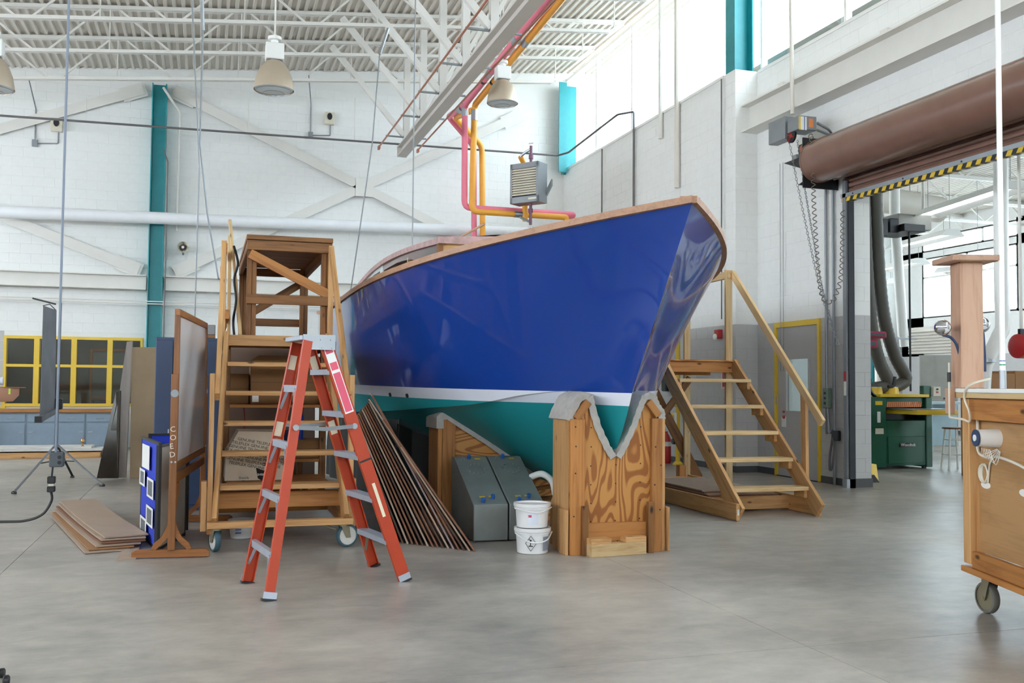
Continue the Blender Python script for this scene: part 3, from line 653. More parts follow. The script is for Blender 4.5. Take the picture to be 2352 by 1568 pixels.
# hand chains: real links
def chain(name, label, pts, link, r, mat):
    pts = [Vector(p) for p in pts]; mb = MB(); L = 0; flip = 0
    for a, b in zip(pts, pts[1:]):
        d = b-a; n = max(1, round(d.length/link)); u = d.normalized(); s = u.orthogonal().normalized(); s2 = u.cross(s)
        for k in range(n):
            c = a+d*((k+.5)/n); w = (s if (k+flip) % 2 else s2)
            mb.tube([c+u*(link*.62*math.cos(q))+w*(link*.33*math.sin(q)) for q in [2*math.pi*j/8 for j in range(8)]], r, 4, closed=True)
        flip += n
    o = mb.build(name, mat, None, smooth=True); return tag(o, label, 'chain')
def sag(a, b, d, n=8):
    a, b = Vector(a), Vector(b); return [a.lerp(b, i/n)+V(0, 0, -d*4*(i/n)*(1-i/n)) for i in range(n+1)]
M['chain'] = paint('chain_steel', '8f9296', .4, .5)
a0 = at(1812, 322, X=7.9); a1 = at(1831, 322, X=7.9); e0 = at(1925, 792, X=8.2)
chain('hand_chain', 'left hand chain slanting from the door operator to the door track', sag(a0, at(1880, 650, X=8.05), .05)+sag(at(1880, 650, X=8.05), e0, .03)[1:], .045, .0042, 'chain')
chain('hand_chain', 'right hand chain slanting from the door operator to the door track', sag(a1, at(1886, 650, X=8.05), .05)+sag(at(1886, 650, X=8.05), e0+V(0, 0, .02), .03)[1:], .034, .005, 'chain')
# coiled control cord
cp = [at(1861, 310, X=7.9), at(1866, 340, X=7.85), at(1870, 480, X=7.9), at(1884, 660, X=8.0), at(1905, 694, X=8.05), at(1922, 672, X=8.1), at(1933, 620, X=8.15), at(1936, 480, X=8.3)]
def smooth_path(pts, n=12):
    out = []; P = [pts[0]]+list(pts)+[pts[-1]]
    for i in range(1, len(P)-2):
        p0, p1, p2, p3 = P[i-1:i+3]
        for k in range(n):
            t = k/n; out.append(.5*((2*p1)+(p2-p0)*t+(2*p0-5*p1+4*p2-p3)*t*t+(3*p1-p0-3*p2+p3)*t**3))
    out.append(pts[-1]); return out
sp = smooth_path(cp, 90); hel = []; acc = 0
for i, p in enumerate(sp[:-1]):
    d = (sp[i+1]-p); acc += d.length; u = d.normalized() if d.length > 1e-6 else V(0, 0, -1); s = V(1, 0, 0)-u*u.x; s.normalize(); s2 = u.cross(s)
    q = acc/.085*2*math.pi; hel.append(p+(s*math.cos(q)+s2*math.sin(q))*.027)
tag(MB().tube(hel, .0065, 5).build('coiled_cord', paint('cord_brown', '6e675f', .5), smooth=True), 'coiled control cord looping from the door operator to the shutter', 'cord')

# ---- personnel door
d1 = bpy.data.objects.new('door_1', None); COL.objects.link(d1); put(d1, Matrix.Translation((XR, 12.7, 0))); struct(d1)
y0, y1 = 12.11, 13.28
bx('frame_jamb', XR-.03, XR+.12, y0, y0+.055, 0, 2.35, 'yellow_paint', d1); bx('frame_jamb', XR-.03, XR+.12, y1-.055, y1, 0, 2.35, 'yellow_paint', d1); bx('frame_head', XR-.03, XR+.12, y0+.055, y1-.055, 2.27, 2.35, 'yellow_paint', d1)
leaf = MB(); vy0, vy1, vz0, vz1 = 12.42, 12.99, 1.0, 1.78
for b in ((y0+.06, vy0, .01, 2.265), (vy1, y1-.06, .01, 2.265), (vy0, vy1, .01, vz0), (vy0, vy1, vz1, 2.265)): leaf.box(XR+.0, XR+.045, b[0], b[1], b[2], b[3])
lf = leaf.build('door_leaf', 'grey_door', d1)
for b in ((vy0-.04, vy0, vz0-.04, vz1+.04), (vy1, vy1+.04, vz0-.04, vz1+.04), (vy0, vy1, vz0-.04, vz0), (vy0, vy1, vz1, vz1+.04)): bx('vision_trim', XR-.01, XR, *b, 'grey_door', lf)
bx('pane', XR+.02, XR+.024, vy0, vy1, vz0, vz1, 'dim_glass', lf)
MB().tube([(XR-.05, 12.22, 1.02), (XR-.05, 12.36, 1.02)], .011, 8).build('door_handle', 'galv', lf); MB().lathe((XR-.05, 12.22, 1.02), [(.014, 0), (.03, .05)], 10, 'X').build('handle_rose', 'galv', lf)
MB().lathe((XR-.015, 12.22, 1.2), [(.028, 0), (.028, .015)], 12, 'X').build('lock_cylinder', 'galv', lf)
for z in (.25, 1.15, 2.05): bx('hinge', XR-.035, XR-.028, y1-.065, y1-.045, z-.06, z+.06, 'galv', d1)
bx('threshold', XR-.03, XR+.2, y0, y1, 0, .012, 'dark_steel', d1)
# what stands beyond the door glass: a window wall of the next room is built with that room

# ---- next room seen through the opening
wall_core('wall_annex_right', [(21.3, 21.6, 3, 26.2, 0, 3.55), (21.3, 21.6, 3, 26.2, 5.35, 5.6), (21.3, 21.6, 3, 26.2, 6.0, 6.6), (21.3, 21.6, 25.2, 26.2, 0, 6.6), (21.3, 21.6, 20.9, 21.5, 3.5, 6.1)], 'white_block')
wall_core('wall_annex_back', [(8.75, 21.6, 26.2, 26.5, 0, 6.6)], 'white_block')
struct(bx('trim_1', 21.28, 21.3, 3, 26.2, 0, 2.35, 'grey_block')); struct(bx('trim_2', 8.75, 21.28, 26.18, 26.2, 0, 2.35, 'grey_block')); struct(bx('baseboard_annex', 21.26, 21.28, 3, 26.18, 0, .12, 'base_dark'))
wall_core('wall_annex_front', [(8.75, 21.6, 1.0, 1.3, 0, 6.6)], 'white_block')
deck('ceiling_annex', 8.75, 21.6, 1.0, 26.5, lambda x: 6.5, 'cream_steel')
def annex_window(n, y0, y1, z0, z1, cols):
    w = bpy.data.objects.new('window_%d' % n, None); COL.objects.link(w); put(w, Matrix.Translation((21.35, (y0+y1)/2, z0))); struct(w)
    for i in range(cols+1):
        y = y0+(y1-y0)*i/cols; bx('mullion', 21.3, 21.42, y-.04, y+.04, z0, z1, 'window_white', w)
    for z in ((z0, z1) if z1-z0 < 1 else (z0, z0+(z1-z0)*.68, z1)): bx('rail', 21.3, 21.42, y0, y1, z-.03, z+.03, 'window_white', w)
    for i in range(cols): bx('pane', 21.36, 21.366, y0+(y1-y0)*i/cols+.04, y0+(y1-y0)*(i+1)/cols-.04, z0+.03, z1-.03, 'glass', w)
annex_window(4, 21.5, 25.2, 3.55, 5.35, 2); annex_window(5, 3.0, 20.9, 3.55, 5.35, 7); annex_window(6, 3.0, 25.2, 5.6, 6.0, 9)
AY = [23.5, 21.3, 19.1, 16.9, 14.7, 12.5, 10.3]
for k, y in enumerate(AY):
    t = thing('roof_joist', 'cream roof joist in the next room, number %s from its back wall' % ['one', 'two', 'three', 'four', 'five', 'six', 'seven'][k], 'joist', (15, y, 5.8), 'next room joists')
    MB().bar((8.8, y, 6.44), (21.3, y, 6.44), .1, .07).build('top_chord', 'white_steel', t); MB().bar((8.8, y, 5.85), (21.3, y, 5.85), .09, .06).build('bottom_chord', 'white_steel', t)
    for q in range(8):
        x = 9.2+q*1.55; MB().bar((x, y, 5.88), (x+.75, y, 6.4), .03, .03).build('web', 'white_steel', t); MB().bar((x+.8, y, 6.4), (x+1.5, y, 5.88), .03, .03).build('web', 'white_steel', t)
# long luminaires
M['tube_light'] = emit('fluorescent_tube', 'f4fbff', 2.5)
def luminaire(p0, p1, label, lit=True):
    p0, p1 = Vector(p0), Vector(p1); p1.z = p0.z; t = thing('strip_luminaire', label, 'light fixture', p0.lerp(p1, .5), 'strip luminaires'); d = (p1-p0).normalized(); s = d.cross(V(0, 0, 1))
    prof = [(-.28, 0), (-.12, .14), (.12, .14), (.28, 0), (.26, 0), (.11, .12), (-.11, .12), (-.26, 0)]
    MB().prism([p0+s*a+V(0, 0, z) for a, z in prof], p1-p0).build('reflector', 'white_gloss', t)
    for e in (p0, p1): MB().prism([e+s*a+V(0, 0, z) for a, z in prof[:4]], d*.01).build('end_cap', 'white_gloss', t); MB().tube([e+V(0, 0, .12)+d*(.1 if e is p0 else -.1), e+V(0, 0, 6.51-p0.z)+d*(.1 if e is p0 else -.1)], .006, 5).build('hanger_wire', 'grey_steel', t)
    for a in (-.08, .08): MB().tube([p0+s*a+V(0, 0, .06)+d*.05, p1+s*a+V(0, 0, .06)-d*.05], .018, 8).build('lamp_tube', 'tube_light', t, smooth=True)
luminaire(at(2125, 500, Z=4.55), at(2330, 435, Z=4.55), 'nearest strip luminaire in the next room, lit and largest')
luminaire(at(2058, 573, Z=4.55), at(2188, 541, Z=4.55), 'strip luminaire left of the wooden cart post cap')
luminaire(at(2022, 624, Z=4.5), at(2115, 605, Z=4.5), 'strip luminaire beside the round vent duct')
luminaire(at(2000, 660, Z=4.4), at(2050, 650, Z=4.4), 'farthest strip luminaire beside the teal post')
luminaire(at(2160, 628, Z=4.3), at(2255, 618, Z=4.3), 'strip luminaire in front of the bright annex windows')
# ================================================================== BOAT
def gloss_paint(name, c, rough=.4, coat=1.0):
    m = paint(name, c, rough, var=0.03, scale=1.2, spec=.3, coat=coat); return m
M['hull_blue'] = gloss_paint('royal_blue_hull_paint', '0b3b90', .4)
M['hull_white'] = gloss_paint('white_boot_stripe', 'dfe3ee', .4, .5)
M['hull_teal'] = gloss_paint('teal_antifouling', '1b8f95', .55, .15)
M['rail_wood'] = wood('sanded_mahogany_rail', 'ad8468', '8f6a50', .55, knots=False)
M['house_mauve'] = gloss_paint('varnished_house_side', '7d6664', .35, .8)
M['primer'] = paint('pale_grey_primer', 'c3ccc9', .45, coat=.3)
M['roof_edge'] = paint('dusty_mahogany', 'b08f8c', .55, var=.25, scale=14)
M['deck_cream'] = paint('cream_deck', 'e9e1d4', .6)
M['house_wood'] = wood('honey_ply', 'dcb277', 'c4935a', .5, knots=False)
M['felt'] = paint('grey_felt', 'b9b5ae', .95, var=.12, scale=18, bmp=.8)
M['cabin_shade'] = paint('painted_cabin_shade', '15110f', .8)

XB, YBOW = 3.235, 7.12
def hermite(xs, ys, x):
    xs, ys = np.array(xs, float), np.array(ys, float); d = np.gradient(ys, xs); x = np.atleast_1d(np.clip(x, xs[0], xs[-1]))
    i = np.clip(np.searchsorted(xs, x)-1, 0, len(xs)-2); h = xs[i+1]-xs[i]; s = (x-xs[i])/h
    return (2*s**3-3*s**2+1)*ys[i]+(s**3-2*s**2+s)*h*d[i]+(-2*s**3+3*s**2)*ys[i+1]+(s**3-s**2)*h*d[i+1]
LB, RAKE = 8.54, 1.007
def sheer(tt):
    x = np.clip(tt/.504, 0, 1); b = 1.756*(1-(1-x)**2.613)*(1-.12*np.clip((tt-.504)/.496, 0, 1)**2)
    return -RAKE+tt*(LB+RAKE), b, 2.668-1.183*tt+.989*tt*tt
CU = [0, .38, .95, 1.42, 2.18, 3.5, 4.75, 8.54]
def chine(tt):
    u = tt*LB; return u, float(hermite(CU, [0, .17, .55, .82, 1.13, 1.42, 1.54, 1.5], u)[0]), float(hermite(CU, [1.33, 1.33, 1.275, 1.19, 1.128, 1.056, 1.02, .97], u)[0])
def keel(tt):
    u = .75+tt*(LB-.75); return u, float(hermite([.75, 1.5, 3, 5, 8.54], [.52, .44, .41, .43, .5], u)[0])
NT, NH, NBT = 64, 14, 10
cols = []
for i in range(NT+1):
    tt = (i/NT)**1.6
    us, b, zs = sheer(tt); uc, c, zc = chine(tt); uk, zk = keel(tt)
    led = .035*min(1, max(0, (uc-.25)/.8)); ex = 1+1.7*math.exp(-max(0, uc)/1.5)
    col = []
    for j in range(NH+1):
        h = 1-j/NH; col.append((uc+(us-uc)*h, (c+led)+(b-c-led)*h**ex, zc+(zs-zc)*h))
    col.append((uc, c, zc-.006*min(1, led*30)))
    f = max(0, 1-tt*5)
    for j in range(1, NBT+1):
        s = j/NBT; lu = uc+(uk-uc)*s; lz = zc+(zk-zc)*s
        bu = (1-s)**2*uc+2*s*(1-s)*(uc+.28)+s*s*uk; bz = (1-s)**2*zc+2*s*(1-s)*(zc-.58)+s*s*zk
        v = c*(1-s)*(1+.12*s*min(1, uc)); col.append((lu*(1-f)+bu*f, v, lz*(1-f)+bz*f))
    cols.append(col)
bm = bmesh.new(); grid = {}
for sd in (1, -1):
    for i, col in enumerate(cols):
        for j, (u, v, z) in enumerate(col):
            if v < 1e-5 and sd == -1 and (1, i, j) in grid: grid[(sd, i, j)] = grid[(1, i, j)]
            else: grid[(sd, i, j)] = bm.verts.new((XB-sd*v, YBOW+u, z))
nr = len(cols[0])
for sd in (1, -1):
    for i in range(NT):
        for j in range(nr-1):
            q = [grid[(sd, i, j)], grid[(sd, i, j+1)], grid[(sd, i+1, j+1)], grid[(sd, i+1, j)]]
            q2 = []
            for w in q:
                if w not in q2: q2.append(w)
            if len(q2) >= 3:
                try: bm.faces.new(q2 if sd == 1 else list(reversed(q2)))
                except ValueError: pass
# transom
tr = [grid[(1, NT, j)] for j in range(nr)] + [grid[(-1, NT, j)] for j in range(nr-2, -1, -1)]
bm.faces.new(tr)
bmesh.ops.remove_doubles(bm, verts=bm.verts, dist=1e-5)
def sl(z0): return V(0, YBOW, z0), V(0, -.011, 1).normalized()
for z0 in (1.30, 1.195):
    co, no = sl(z0); bmesh.ops.bisect_plane(bm, geom=list(bm.verts)+list(bm.edges)+list(bm.faces), plane_co=co, plane_no=no, dist=1e-5)
bmesh.ops.recalc_face_normals(bm, faces=bm.faces)
bt = thing('motor_boat', 'wooden motor boat with royal blue hull, white stripe and teal bottom on stands', 'boat', (XB, 11, 0))
def part_by(test, name, mat):
    b2 = bm.copy(); rm = [f for f in b2.faces if not test(f.calc_center_median())]
    bmesh.ops.delete(b2, geom=rm, context='FACES')
    me = bpy.data.meshes.new(name); b2.to_mesh(me); b2.free(); me.materials.append(M[mat])
    for p in me.polygons: p.use_smooth = True
    me.set_sharp_from_angle(angle=math.radians(28))
    o = bpy.data.objects.new(name, me); COL.objects.link(o); put(o, Matrix.Identity(4), bt); return o
hz = lambda c, z0: c.z-(z0+.011*(c.y-YBOW))
tops = part_by(lambda c: hz(c, 1.30) > 0, 'hull_topsides', 'hull_blue')
strp = part_by(lambda c: -.105 < hz(c, 1.30) <= 0, 'boot_stripe', 'hull_white')
bott = part_by(lambda c: hz(c, 1.30) <= -.105, 'hull_bottom', 'hull_teal')
bm.free()
# through-hull fittings
for px, py in ((897, 906), (936, 908)):
    for part in (strp, tops, bott):
        d_ = Vector(RC @ _v(px, py)).normalized(); tree = BVHTree.FromPolygons([v.co for v in part.data.vertices], [list(q.vertices) for q in part.data.polygons]); hit = tree.ray_cast(V(0, 0, EYE), d_)
        if hit[0] is not None:
            n_ = hit[1] if hit[1].x < 0 else -hit[1]; MB().tube([hit[0]-n_*.02, hit[0]+n_*.012], .022, 12).build('through_hull', 'dark_steel', tops, smooth=True); break
# rail caps along the sheer
SH = [sheer((i/70)**1.4) for i in range(71)]
for sd, nm in ((1, 'rail_cap'), (-1, 'rail_cap')):
    mb = MB(); rg = []
    for (u, b, z) in SH:
        cx = XB-sd*b; y = YBOW+u
        rg.append([mb.bm.verts.new(p) for p in ((cx-sd*.022, y-.012*math.exp(-b*6), z-.028), (cx-sd*.022, y-.012*math.exp(-b*6), z+.022), (cx+sd*.08, y+.05*math.exp(-b*6), z+.022), (cx+sd*.08, y+.05*math.exp(-b*6), z-.028))])
    for A, B in zip(rg, rg[1:]):
        for k in range(4): mb.bm.faces.new((A[k], A[(k+1) % 4], B[(k+1) % 4], B[k]))
    mb.bm.faces.new(rg[0]); mb.bm.faces.new(rg[-1])
    mb.build(nm, 'rail_wood', bt, frame=Matrix(((0, -1, 0), (1, 0, 0), (0, 0, 1))))
# deck
mb = MB(); rows = []
for (u, b, z) in SH:
    rows.append([mb.bm.verts.new((XB+b*.985*s, YBOW+u+.03*math.exp(-b*6), z-.01+.07*(1-s*s)*min(1, b))) for s in (-1, -.6, -.2, .2, .6, 1)])
for A, B in zip(rows, rows[1:]):
    for k in range(5): mb.bm.faces.new((A[k], A[k+1], B[k+1], B[k]))
mb.build('deck', 'deck_cream', bt, smooth=True)
# deck house
house = bpy.data.objects.new('deck_house', None); COL.objects.link(house); put(house, Matrix.Translation((XB, 11, 2.4)), bt)
HX, HY0, HY1 = 1.15, 8.95, 15.2
def roof_z(y): return 2.685+.14*math.sin((y-HY0)/6.2*math.pi)
def hx(y): return HX-.06*(y-HY0)/6+.05*math.sin((y-HY0)/6.2*math.pi)
def deck_y(y):
    tt = (y-YBOW+RAKE)/(LB+RAKE); return float(sheer(np.array(tt))[2])
def win(y):
    for (a, b, f) in ((9.85, 11.85, 0), (12.15, 13.9, 1)):
        if a <= y <= b:
            top = float(np.interp(y, [9.85, 9.95, 10.1, 10.4, 11.0, 12.0], [2.50, 2.61, 2.66, 2.70, 2.735, 2.745])) if f == 0 else float(np.interp(y, [12.15, 12.7, 13.2, 13.6, 13.9], [2.765, 2.77, 2.73, 2.68, 2.55]))
            return deck_y(y)+.10, top
    return None
for sd in (1, -1):
    for (ya, yb, mt, nm) in ((HY0, 11.95, 'house_mauve', 'house_side'), (11.95, HY1, 'primer', 'house_side')):
        mb = MB(); n = 60
        for k in range(n):
            y0 = ya+(yb-ya)*k/n; y1 = ya+(yb-ya)*(k+1)/n
            for which in ('all', 'lo', 'hi'):
                w0, w1 = win(y0+1e-4), win(y1-1e-4)
                if (w0 is None or w1 is None):
                    if which != 'all': continue
                    z = [(deck_y(y)-.02, roof_z(y)) for y in (y0, y1)]
                else:
                    if which == 'all': continue
                    z = [((deck_y(y)-.02, w[0]) if which == 'lo' else (w[1], roof_z(y))) for y, w in ((y0, w0), (y1, w1))]
                P = [(XB-sd*hx(y0), y0, z[0][0]), (XB-sd*hx(y1), y1, z[1][0]), (XB-sd*hx(y1), y1, z[1][1]), (XB-sd*hx(y0), y0, z[0][1])]
                mb.prism(P, (sd*.03, 0, 0))
        mb.build(nm, mt, house)
    # near-black sheet standing for cabin shade behind the window openings, and a divider
    MB().prism([(XB-sd*(HX-.35), 9.4, 2.3), (XB-sd*(HX-.35), 14.4, 2.2), (XB-sd*(HX-.35), 14.4, 2.82), (XB-sd*(HX-.35), 9.4, 2.74)], (sd*.02, 0, 0)).build('shade_liner', 'cabin_shade', house)
    bx('window_post', XB-sd*HX-.02, XB-sd*HX+.02, 10.38, 10.42, 2.3, 2.72, 'house_wood', house)
    mb = MB(); rg = []
    for k in range(41):
        y = HY0-.06+(HY1-HY0+.06)*k/40; x = XB-sd*(hx(y)+.03); z = roof_z(y)
        rg.append([mb.bm.verts.new(p) for p in ((x, y, z-.01), (x, y, z+.045), (x+sd*.3, y, z+.06), (x+sd*.3, y, z))])
    for A, B in zip(rg, rg[1:]):
        for q in range(4): mb.bm.faces.new((A[q], A[(q+1) % 4], B[(q+1) % 4], B[q]))
    mb.bm.faces.new(rg[0]); mb.bm.faces.new(rg[-1]); mb.build('roof_edge', 'roof_edge', house)
    bx('corner_post', XB-sd*HX-.025, XB-sd*HX+.025, HY0-.03, HY0+.03, deck_y(HY0)-.02, 2.69, 'dark_fir', house, grain='Z')
mb = MB(); rows = []
for k in range(31):
    y = HY0-.05+(HY1-HY0+.05)*k/30; rows.append([mb.bm.verts.new((XB+s*(hx(y)-.1), y, roof_z(y)+.045+.09*(1-s*s))) for s in (-1, -.6, -.2, .2, .6, 1)])
for A, B in zip(rows, rows[1:]):
    for k in range(5): mb.bm.faces.new((A[k], A[k+1], B[k+1], B[k]))
mb.build('house_roof', 'deck_cream', house, smooth=True)
bx('front_panel', XB-HX+.02, XB+HX-.02, HY0, HY0+.03, 2.35, 2.70, 'house_wood', house)
mb = MB(); mb.prism([(XB-HX-.03, HY0-.07, 2.675), (XB+HX+.03, HY0-.07, 2.675), (XB+HX+.03, HY0-.07, 2.735), (XB, HY0-.07, 2.80), (XB-HX-.03, HY0-.07, 2.735)], (0, .05, 0)); mb.build('front_trim', 'roof_edge', house)
tag(board('loose_batten', at(1050, 548, Y=9.6), at(1113, 514, Y=9.2), .02, .02, 'rail_wood'), 'thin wooden batten propped on the boat cabin roof', 'batten')

# ---- cradle stands
def YP(px, py, y): p = at(px, py, Y=y); return V(p.x, y, p.z)
st = thing('boat_stand', 'plywood stand with a felt-lined V holding the bow', 'boat stand', (3.22, 7.5, 0), 'boat stands')
FY = 7.42
poly = [(1318, 1276), (1318, 962), (1342, 920), (1362, 920), (1380, 985), (1412, 1046), (1446, 985), (1480, 918), (1492, 918), (1513, 952), (1516, 1262)]
pp = [YP(x, y, FY) for x, y in poly]
for p in pp: p.z = max(p.z, .005)
pp[0].z = pp[-1].z = .005
MB().prism(pp, (0, .02, 0)).build('plywood_face', 'ply_orange', st, frame=Matrix(((0, -1, 0), (0, 0, -1), (1, 0, 0))))
MB().prism([p+V(0, .34, 0) for p in pp], (0, .02, 0)).build('plywood_back', 'ply_orange', st)
xl, xr = pp[0].x, pp[-1].x
bx('post', xl-.05, xl+.075, FY-.045, FY-.003, .0, pp[1].z-.0, 'fir', st, .003, 'Z'); bx('post', xr-.095, xr+.0, FY-.045, FY-.003, 0, pp[-2].z-.03, 'fir', st, .003, 'Z')
bx('side_post', xl-.055, xl-.008, FY, FY+.36, .0, pp[1].z, 'pine', st, .003, 'Z'); bx('side_post', xr+.003, xr+.045, FY, FY+.36, 0, pp[-2].z, 'pine', st, .003, 'Z')
bx('side_block', xl-.085, xl-.058, FY-.03, FY+.12, .0, .36, 'pine', st, .003, 'Z'); bx('side_block', xr+.05, xr+.075, FY-.03, FY+.12, 0, .36, 'pine', st, .003, 'Z')
for a, b in (((1322, 962), (1350, 922)), ((1488, 922), (1511, 954))): board('corner_cap', YP(*a, FY-.02), YP(*b, FY-.02), .05, .06, 'fir', st)
for p, q, z1 in ((1337, 1350, 1162), (1487, 1500, 1152)):
    a, b = YP(p, z1, FY-.07), YP(q, z1, FY-.07); bx('cleat_upright', a.x, b.x, FY-.09, FY-.047, 0, a.z, 'dark_fir', st, .003, 'Z')
a, b = YP(1351, 1228, FY-.05), YP(1485, 1220, FY-.05); bx('cross_cleat', a.x, b.x, FY-.045, FY-.003, .1, .25, 'fir', st, .003)
# felt over the edges
def felt_strip(path, wd=.40, th=.022, y0=FY-.02, par=None):
    mb = MB(); rg = []
    pts = [YP(x, y, y0) for x, y in path]
    for i, p in enumerate(pts):
        t = (pts[min(i+1, len(pts)-1)]-pts[max(i-1, 0)]).normalized(); n = V(-t.z, 0, t.x)
        wob = .004*math.sin(i*2.3)
        rg.append([mb.bm.verts.new(p+n*a+V(0, b, 0)) for a, b in ((-.045+wob, 0), (.012+wob, -.012), (.02, .05), (.02, wd), (-.0, wd), (-.0, .02))])
    for A, B in zip(rg, rg[1:]):
        for k in range(6): mb.bm.faces.new((A[k], A[(k+1) % 6], B[(k+1) % 6], B[k]))
    mb.bm.faces.new(rg[0]); mb.bm.faces.new(rg[-1]); return mb.build('felt_strip', 'felt', par, smooth=True)
def dens(path, n=5):
    out = []
    for (a, b), (c, d) in zip(path, path[1:]):
        for k in range(n): out.append((a+(c-a)*k/n, b+(d-b)*k/n))
    out.append(path[-1]); return out
felt_strip(dens([(1303, 965), (1310, 945), (1326, 914), (1340, 904), (1358, 908), (1364, 935), (1378, 982), (1398, 1025), (1412, 1048)]), par=st)
felt_strip(dens([(1417, 1048), (1434, 1015), (1452, 975), (1466, 935), (1476, 910), (1490, 903), (1504, 910), (1512, 930), (1523, 945), (1524, 962)]), par=st)
for x, y in ((1358, 982), (1358, 1026), (1357, 1070), (1357, 1113), (1357, 1156), (1357, 1198), (1415, 1067), (1414, 1110), (1414, 1152), (1413, 1195), (1472, 980), (1471, 1022), (1471, 1064), (1470, 1107), (1470, 1148), (1469, 1190)):
    p = YP(x, y, FY-.001); MB().lathe(p, [(.006, -.001), (.006, .002)], 6, 'Y').build('screw', 'black', st)
for x, y in ((1322, 980), (1323, 1025), (1322, 1087), (1318, 1186), (1506, 1026), (1504, 1113), (1518, 1068), (1516, 1170), (1358, 1236), (1418, 1242), (1475, 1229)):
    p = YP(x, y, FY-.046); MB().lathe(p, [(.007, -.001), (.007, .002)], 6, 'Y').build('screw', 'black', st)
# loose notched block in front of the stand
tb = thing('notched_block', 'pale notched timber block lying against the bow stand', 'timber block', YP(1422, 1278, 7.2))
a, b = at(1359, 1281, Z=0), at(1485, 1272, Z=0); d = (b-a); L = d.length; d.normalize(); nrm = V(-d.y, d.x, 0)
MB().prism([a, b, b+V(0, 0, .1), a+V(0, 0, .1)], nrm*.1).build('base', 'pale_pine', tb, bevel=.003)
for s0, s1 in ((0, .36), (.62, 1)): MB().prism([a.lerp(b, s0)+V(0, 0, .1), a.lerp(b, s1)+V(0, 0, .1), a.lerp(b, s1)+V(0, 0, .145), a.lerp(b, s0)+V(0, 0, .145)], nrm*.1).build('lug', 'pine', tb, bevel=.003)
# second stand
st2 = thing('boat_stand', 'darker plywood stand behind the steel tanks under the hull', 'boat stand', (3.2, 9.4, 0), 'boat stands')
SY = 9.3; lx = YP(1014, 1000, SY).x; ztop = YP(1030, 950, SY).z; rxx = 2*XB-lx
poly = [V(lx, SY, .005), V(lx, SY, ztop-.06), V(lx+.1, SY, ztop-.02), V(XB-.12, SY, .47), V(XB+.12, SY, .47), V(rxx-.1, SY, ztop-.02), V(rxx, SY, ztop-.06), V(rxx, SY, .005)]
MB().prism(poly, (0, .02, 0)).build('plywood_face', 'ply_orange', st2)
for x in (lx, rxx-.13): bx('post', x, x+.13, SY-.042, SY-.002, 0, ztop-.04, 'fir', st2, .003, 'Z'); 
for x in (lx-.045, rxx+.002): bx('side_post', x, x+.043, SY-.04, SY+.36, 0, ztop-.05, 'fir', st2, .003, 'Z')
def felt3(path, par, wd=.38):
    mb = MB(); rg = []
    for i, p in enumerate(path):
        t = (path[min(i+1, len(path)-1)]-path[max(i-1, 0)]).normalized(); n = V(-t.z, 0, t.x)
        rg.append([mb.bm.verts.new(p+n*a+V(0, b, 0)) for a, b in ((-.06, -.05), (.012, -.055), (.02, .05), (.02, wd), (-.0, wd), (-.0, .02))])
    for A, B in zip(rg, rg[1:]):
        for k in range(6): mb.bm.faces.new((A[k], A[(k+1) % 6], B[(k+1) % 6], B[k]))
    mb.bm.faces.new(rg[0]); mb.bm.faces.new(rg[-1]); mb.build('felt_strip', 'felt', par, smooth=True)
felt3([V(lx-.05, SY, ztop-.14), V(lx-.05, SY, ztop-.03), V(lx-.02, SY, ztop+.0), V(lx+.06, SY, ztop+.005), V(lx+.16, SY, ztop-.06), V(lx+.5, SY, ztop-.27), V(XB-.1, SY, .49)], st2)
felt3([V(XB+.1, SY, .49), V(rxx-.5, SY, ztop-.27), V(rxx-.16, SY, ztop-.06), V(rxx-.06, SY, ztop+.005), V(rxx+.05, SY, ztop-.03), V(rxx+.05, SY, ztop-.14)], st2)
# keel blocks further aft so the boat rests on something
for k, (y, lb) in enumerate(((11.6, 'timber keel block in the dark under the middle of the boat'), (14.2, 'timber keel block in the dark under the stern'))):
    uk = y-YBOW; zk = float(hermite([.75, 1.5, 3, 5, 8.54], [.52, .44, .41, .43, .5], uk)[0])
    t = thing('keel_block', lb, 'block', (XB, y, 0), 'keel blocks')
    bx('timber', XB-.3, XB+.3, y-.15, y+.15, 0, .2, 'dark_fir', t, .004); bx('timber', XB-.15, XB+.15, y-.3, y+.3, .2, zk+.01, 'dark_fir', t, .004, 'Y')
# triangular plywood brace beside the bow stand
t = MB().prism([at(1265, 1158, Y=7.85), at(1305, 1170, Y=7.85), at(1305, 1040, Y=7.85)], (0, .02, 0)).build('plywood_offcut', 'ply_tan'); tag(t, 'triangular plywood offcut leaning behind the bow stand', 'plywood')
o = bx('timber_box', 2.86, 3.02, 7.7, 8.0, .0, .36, 'dark_fir', None, .004, 'Z'); tag(o, 'dark timber block standing left of the bow stand', 'timber')

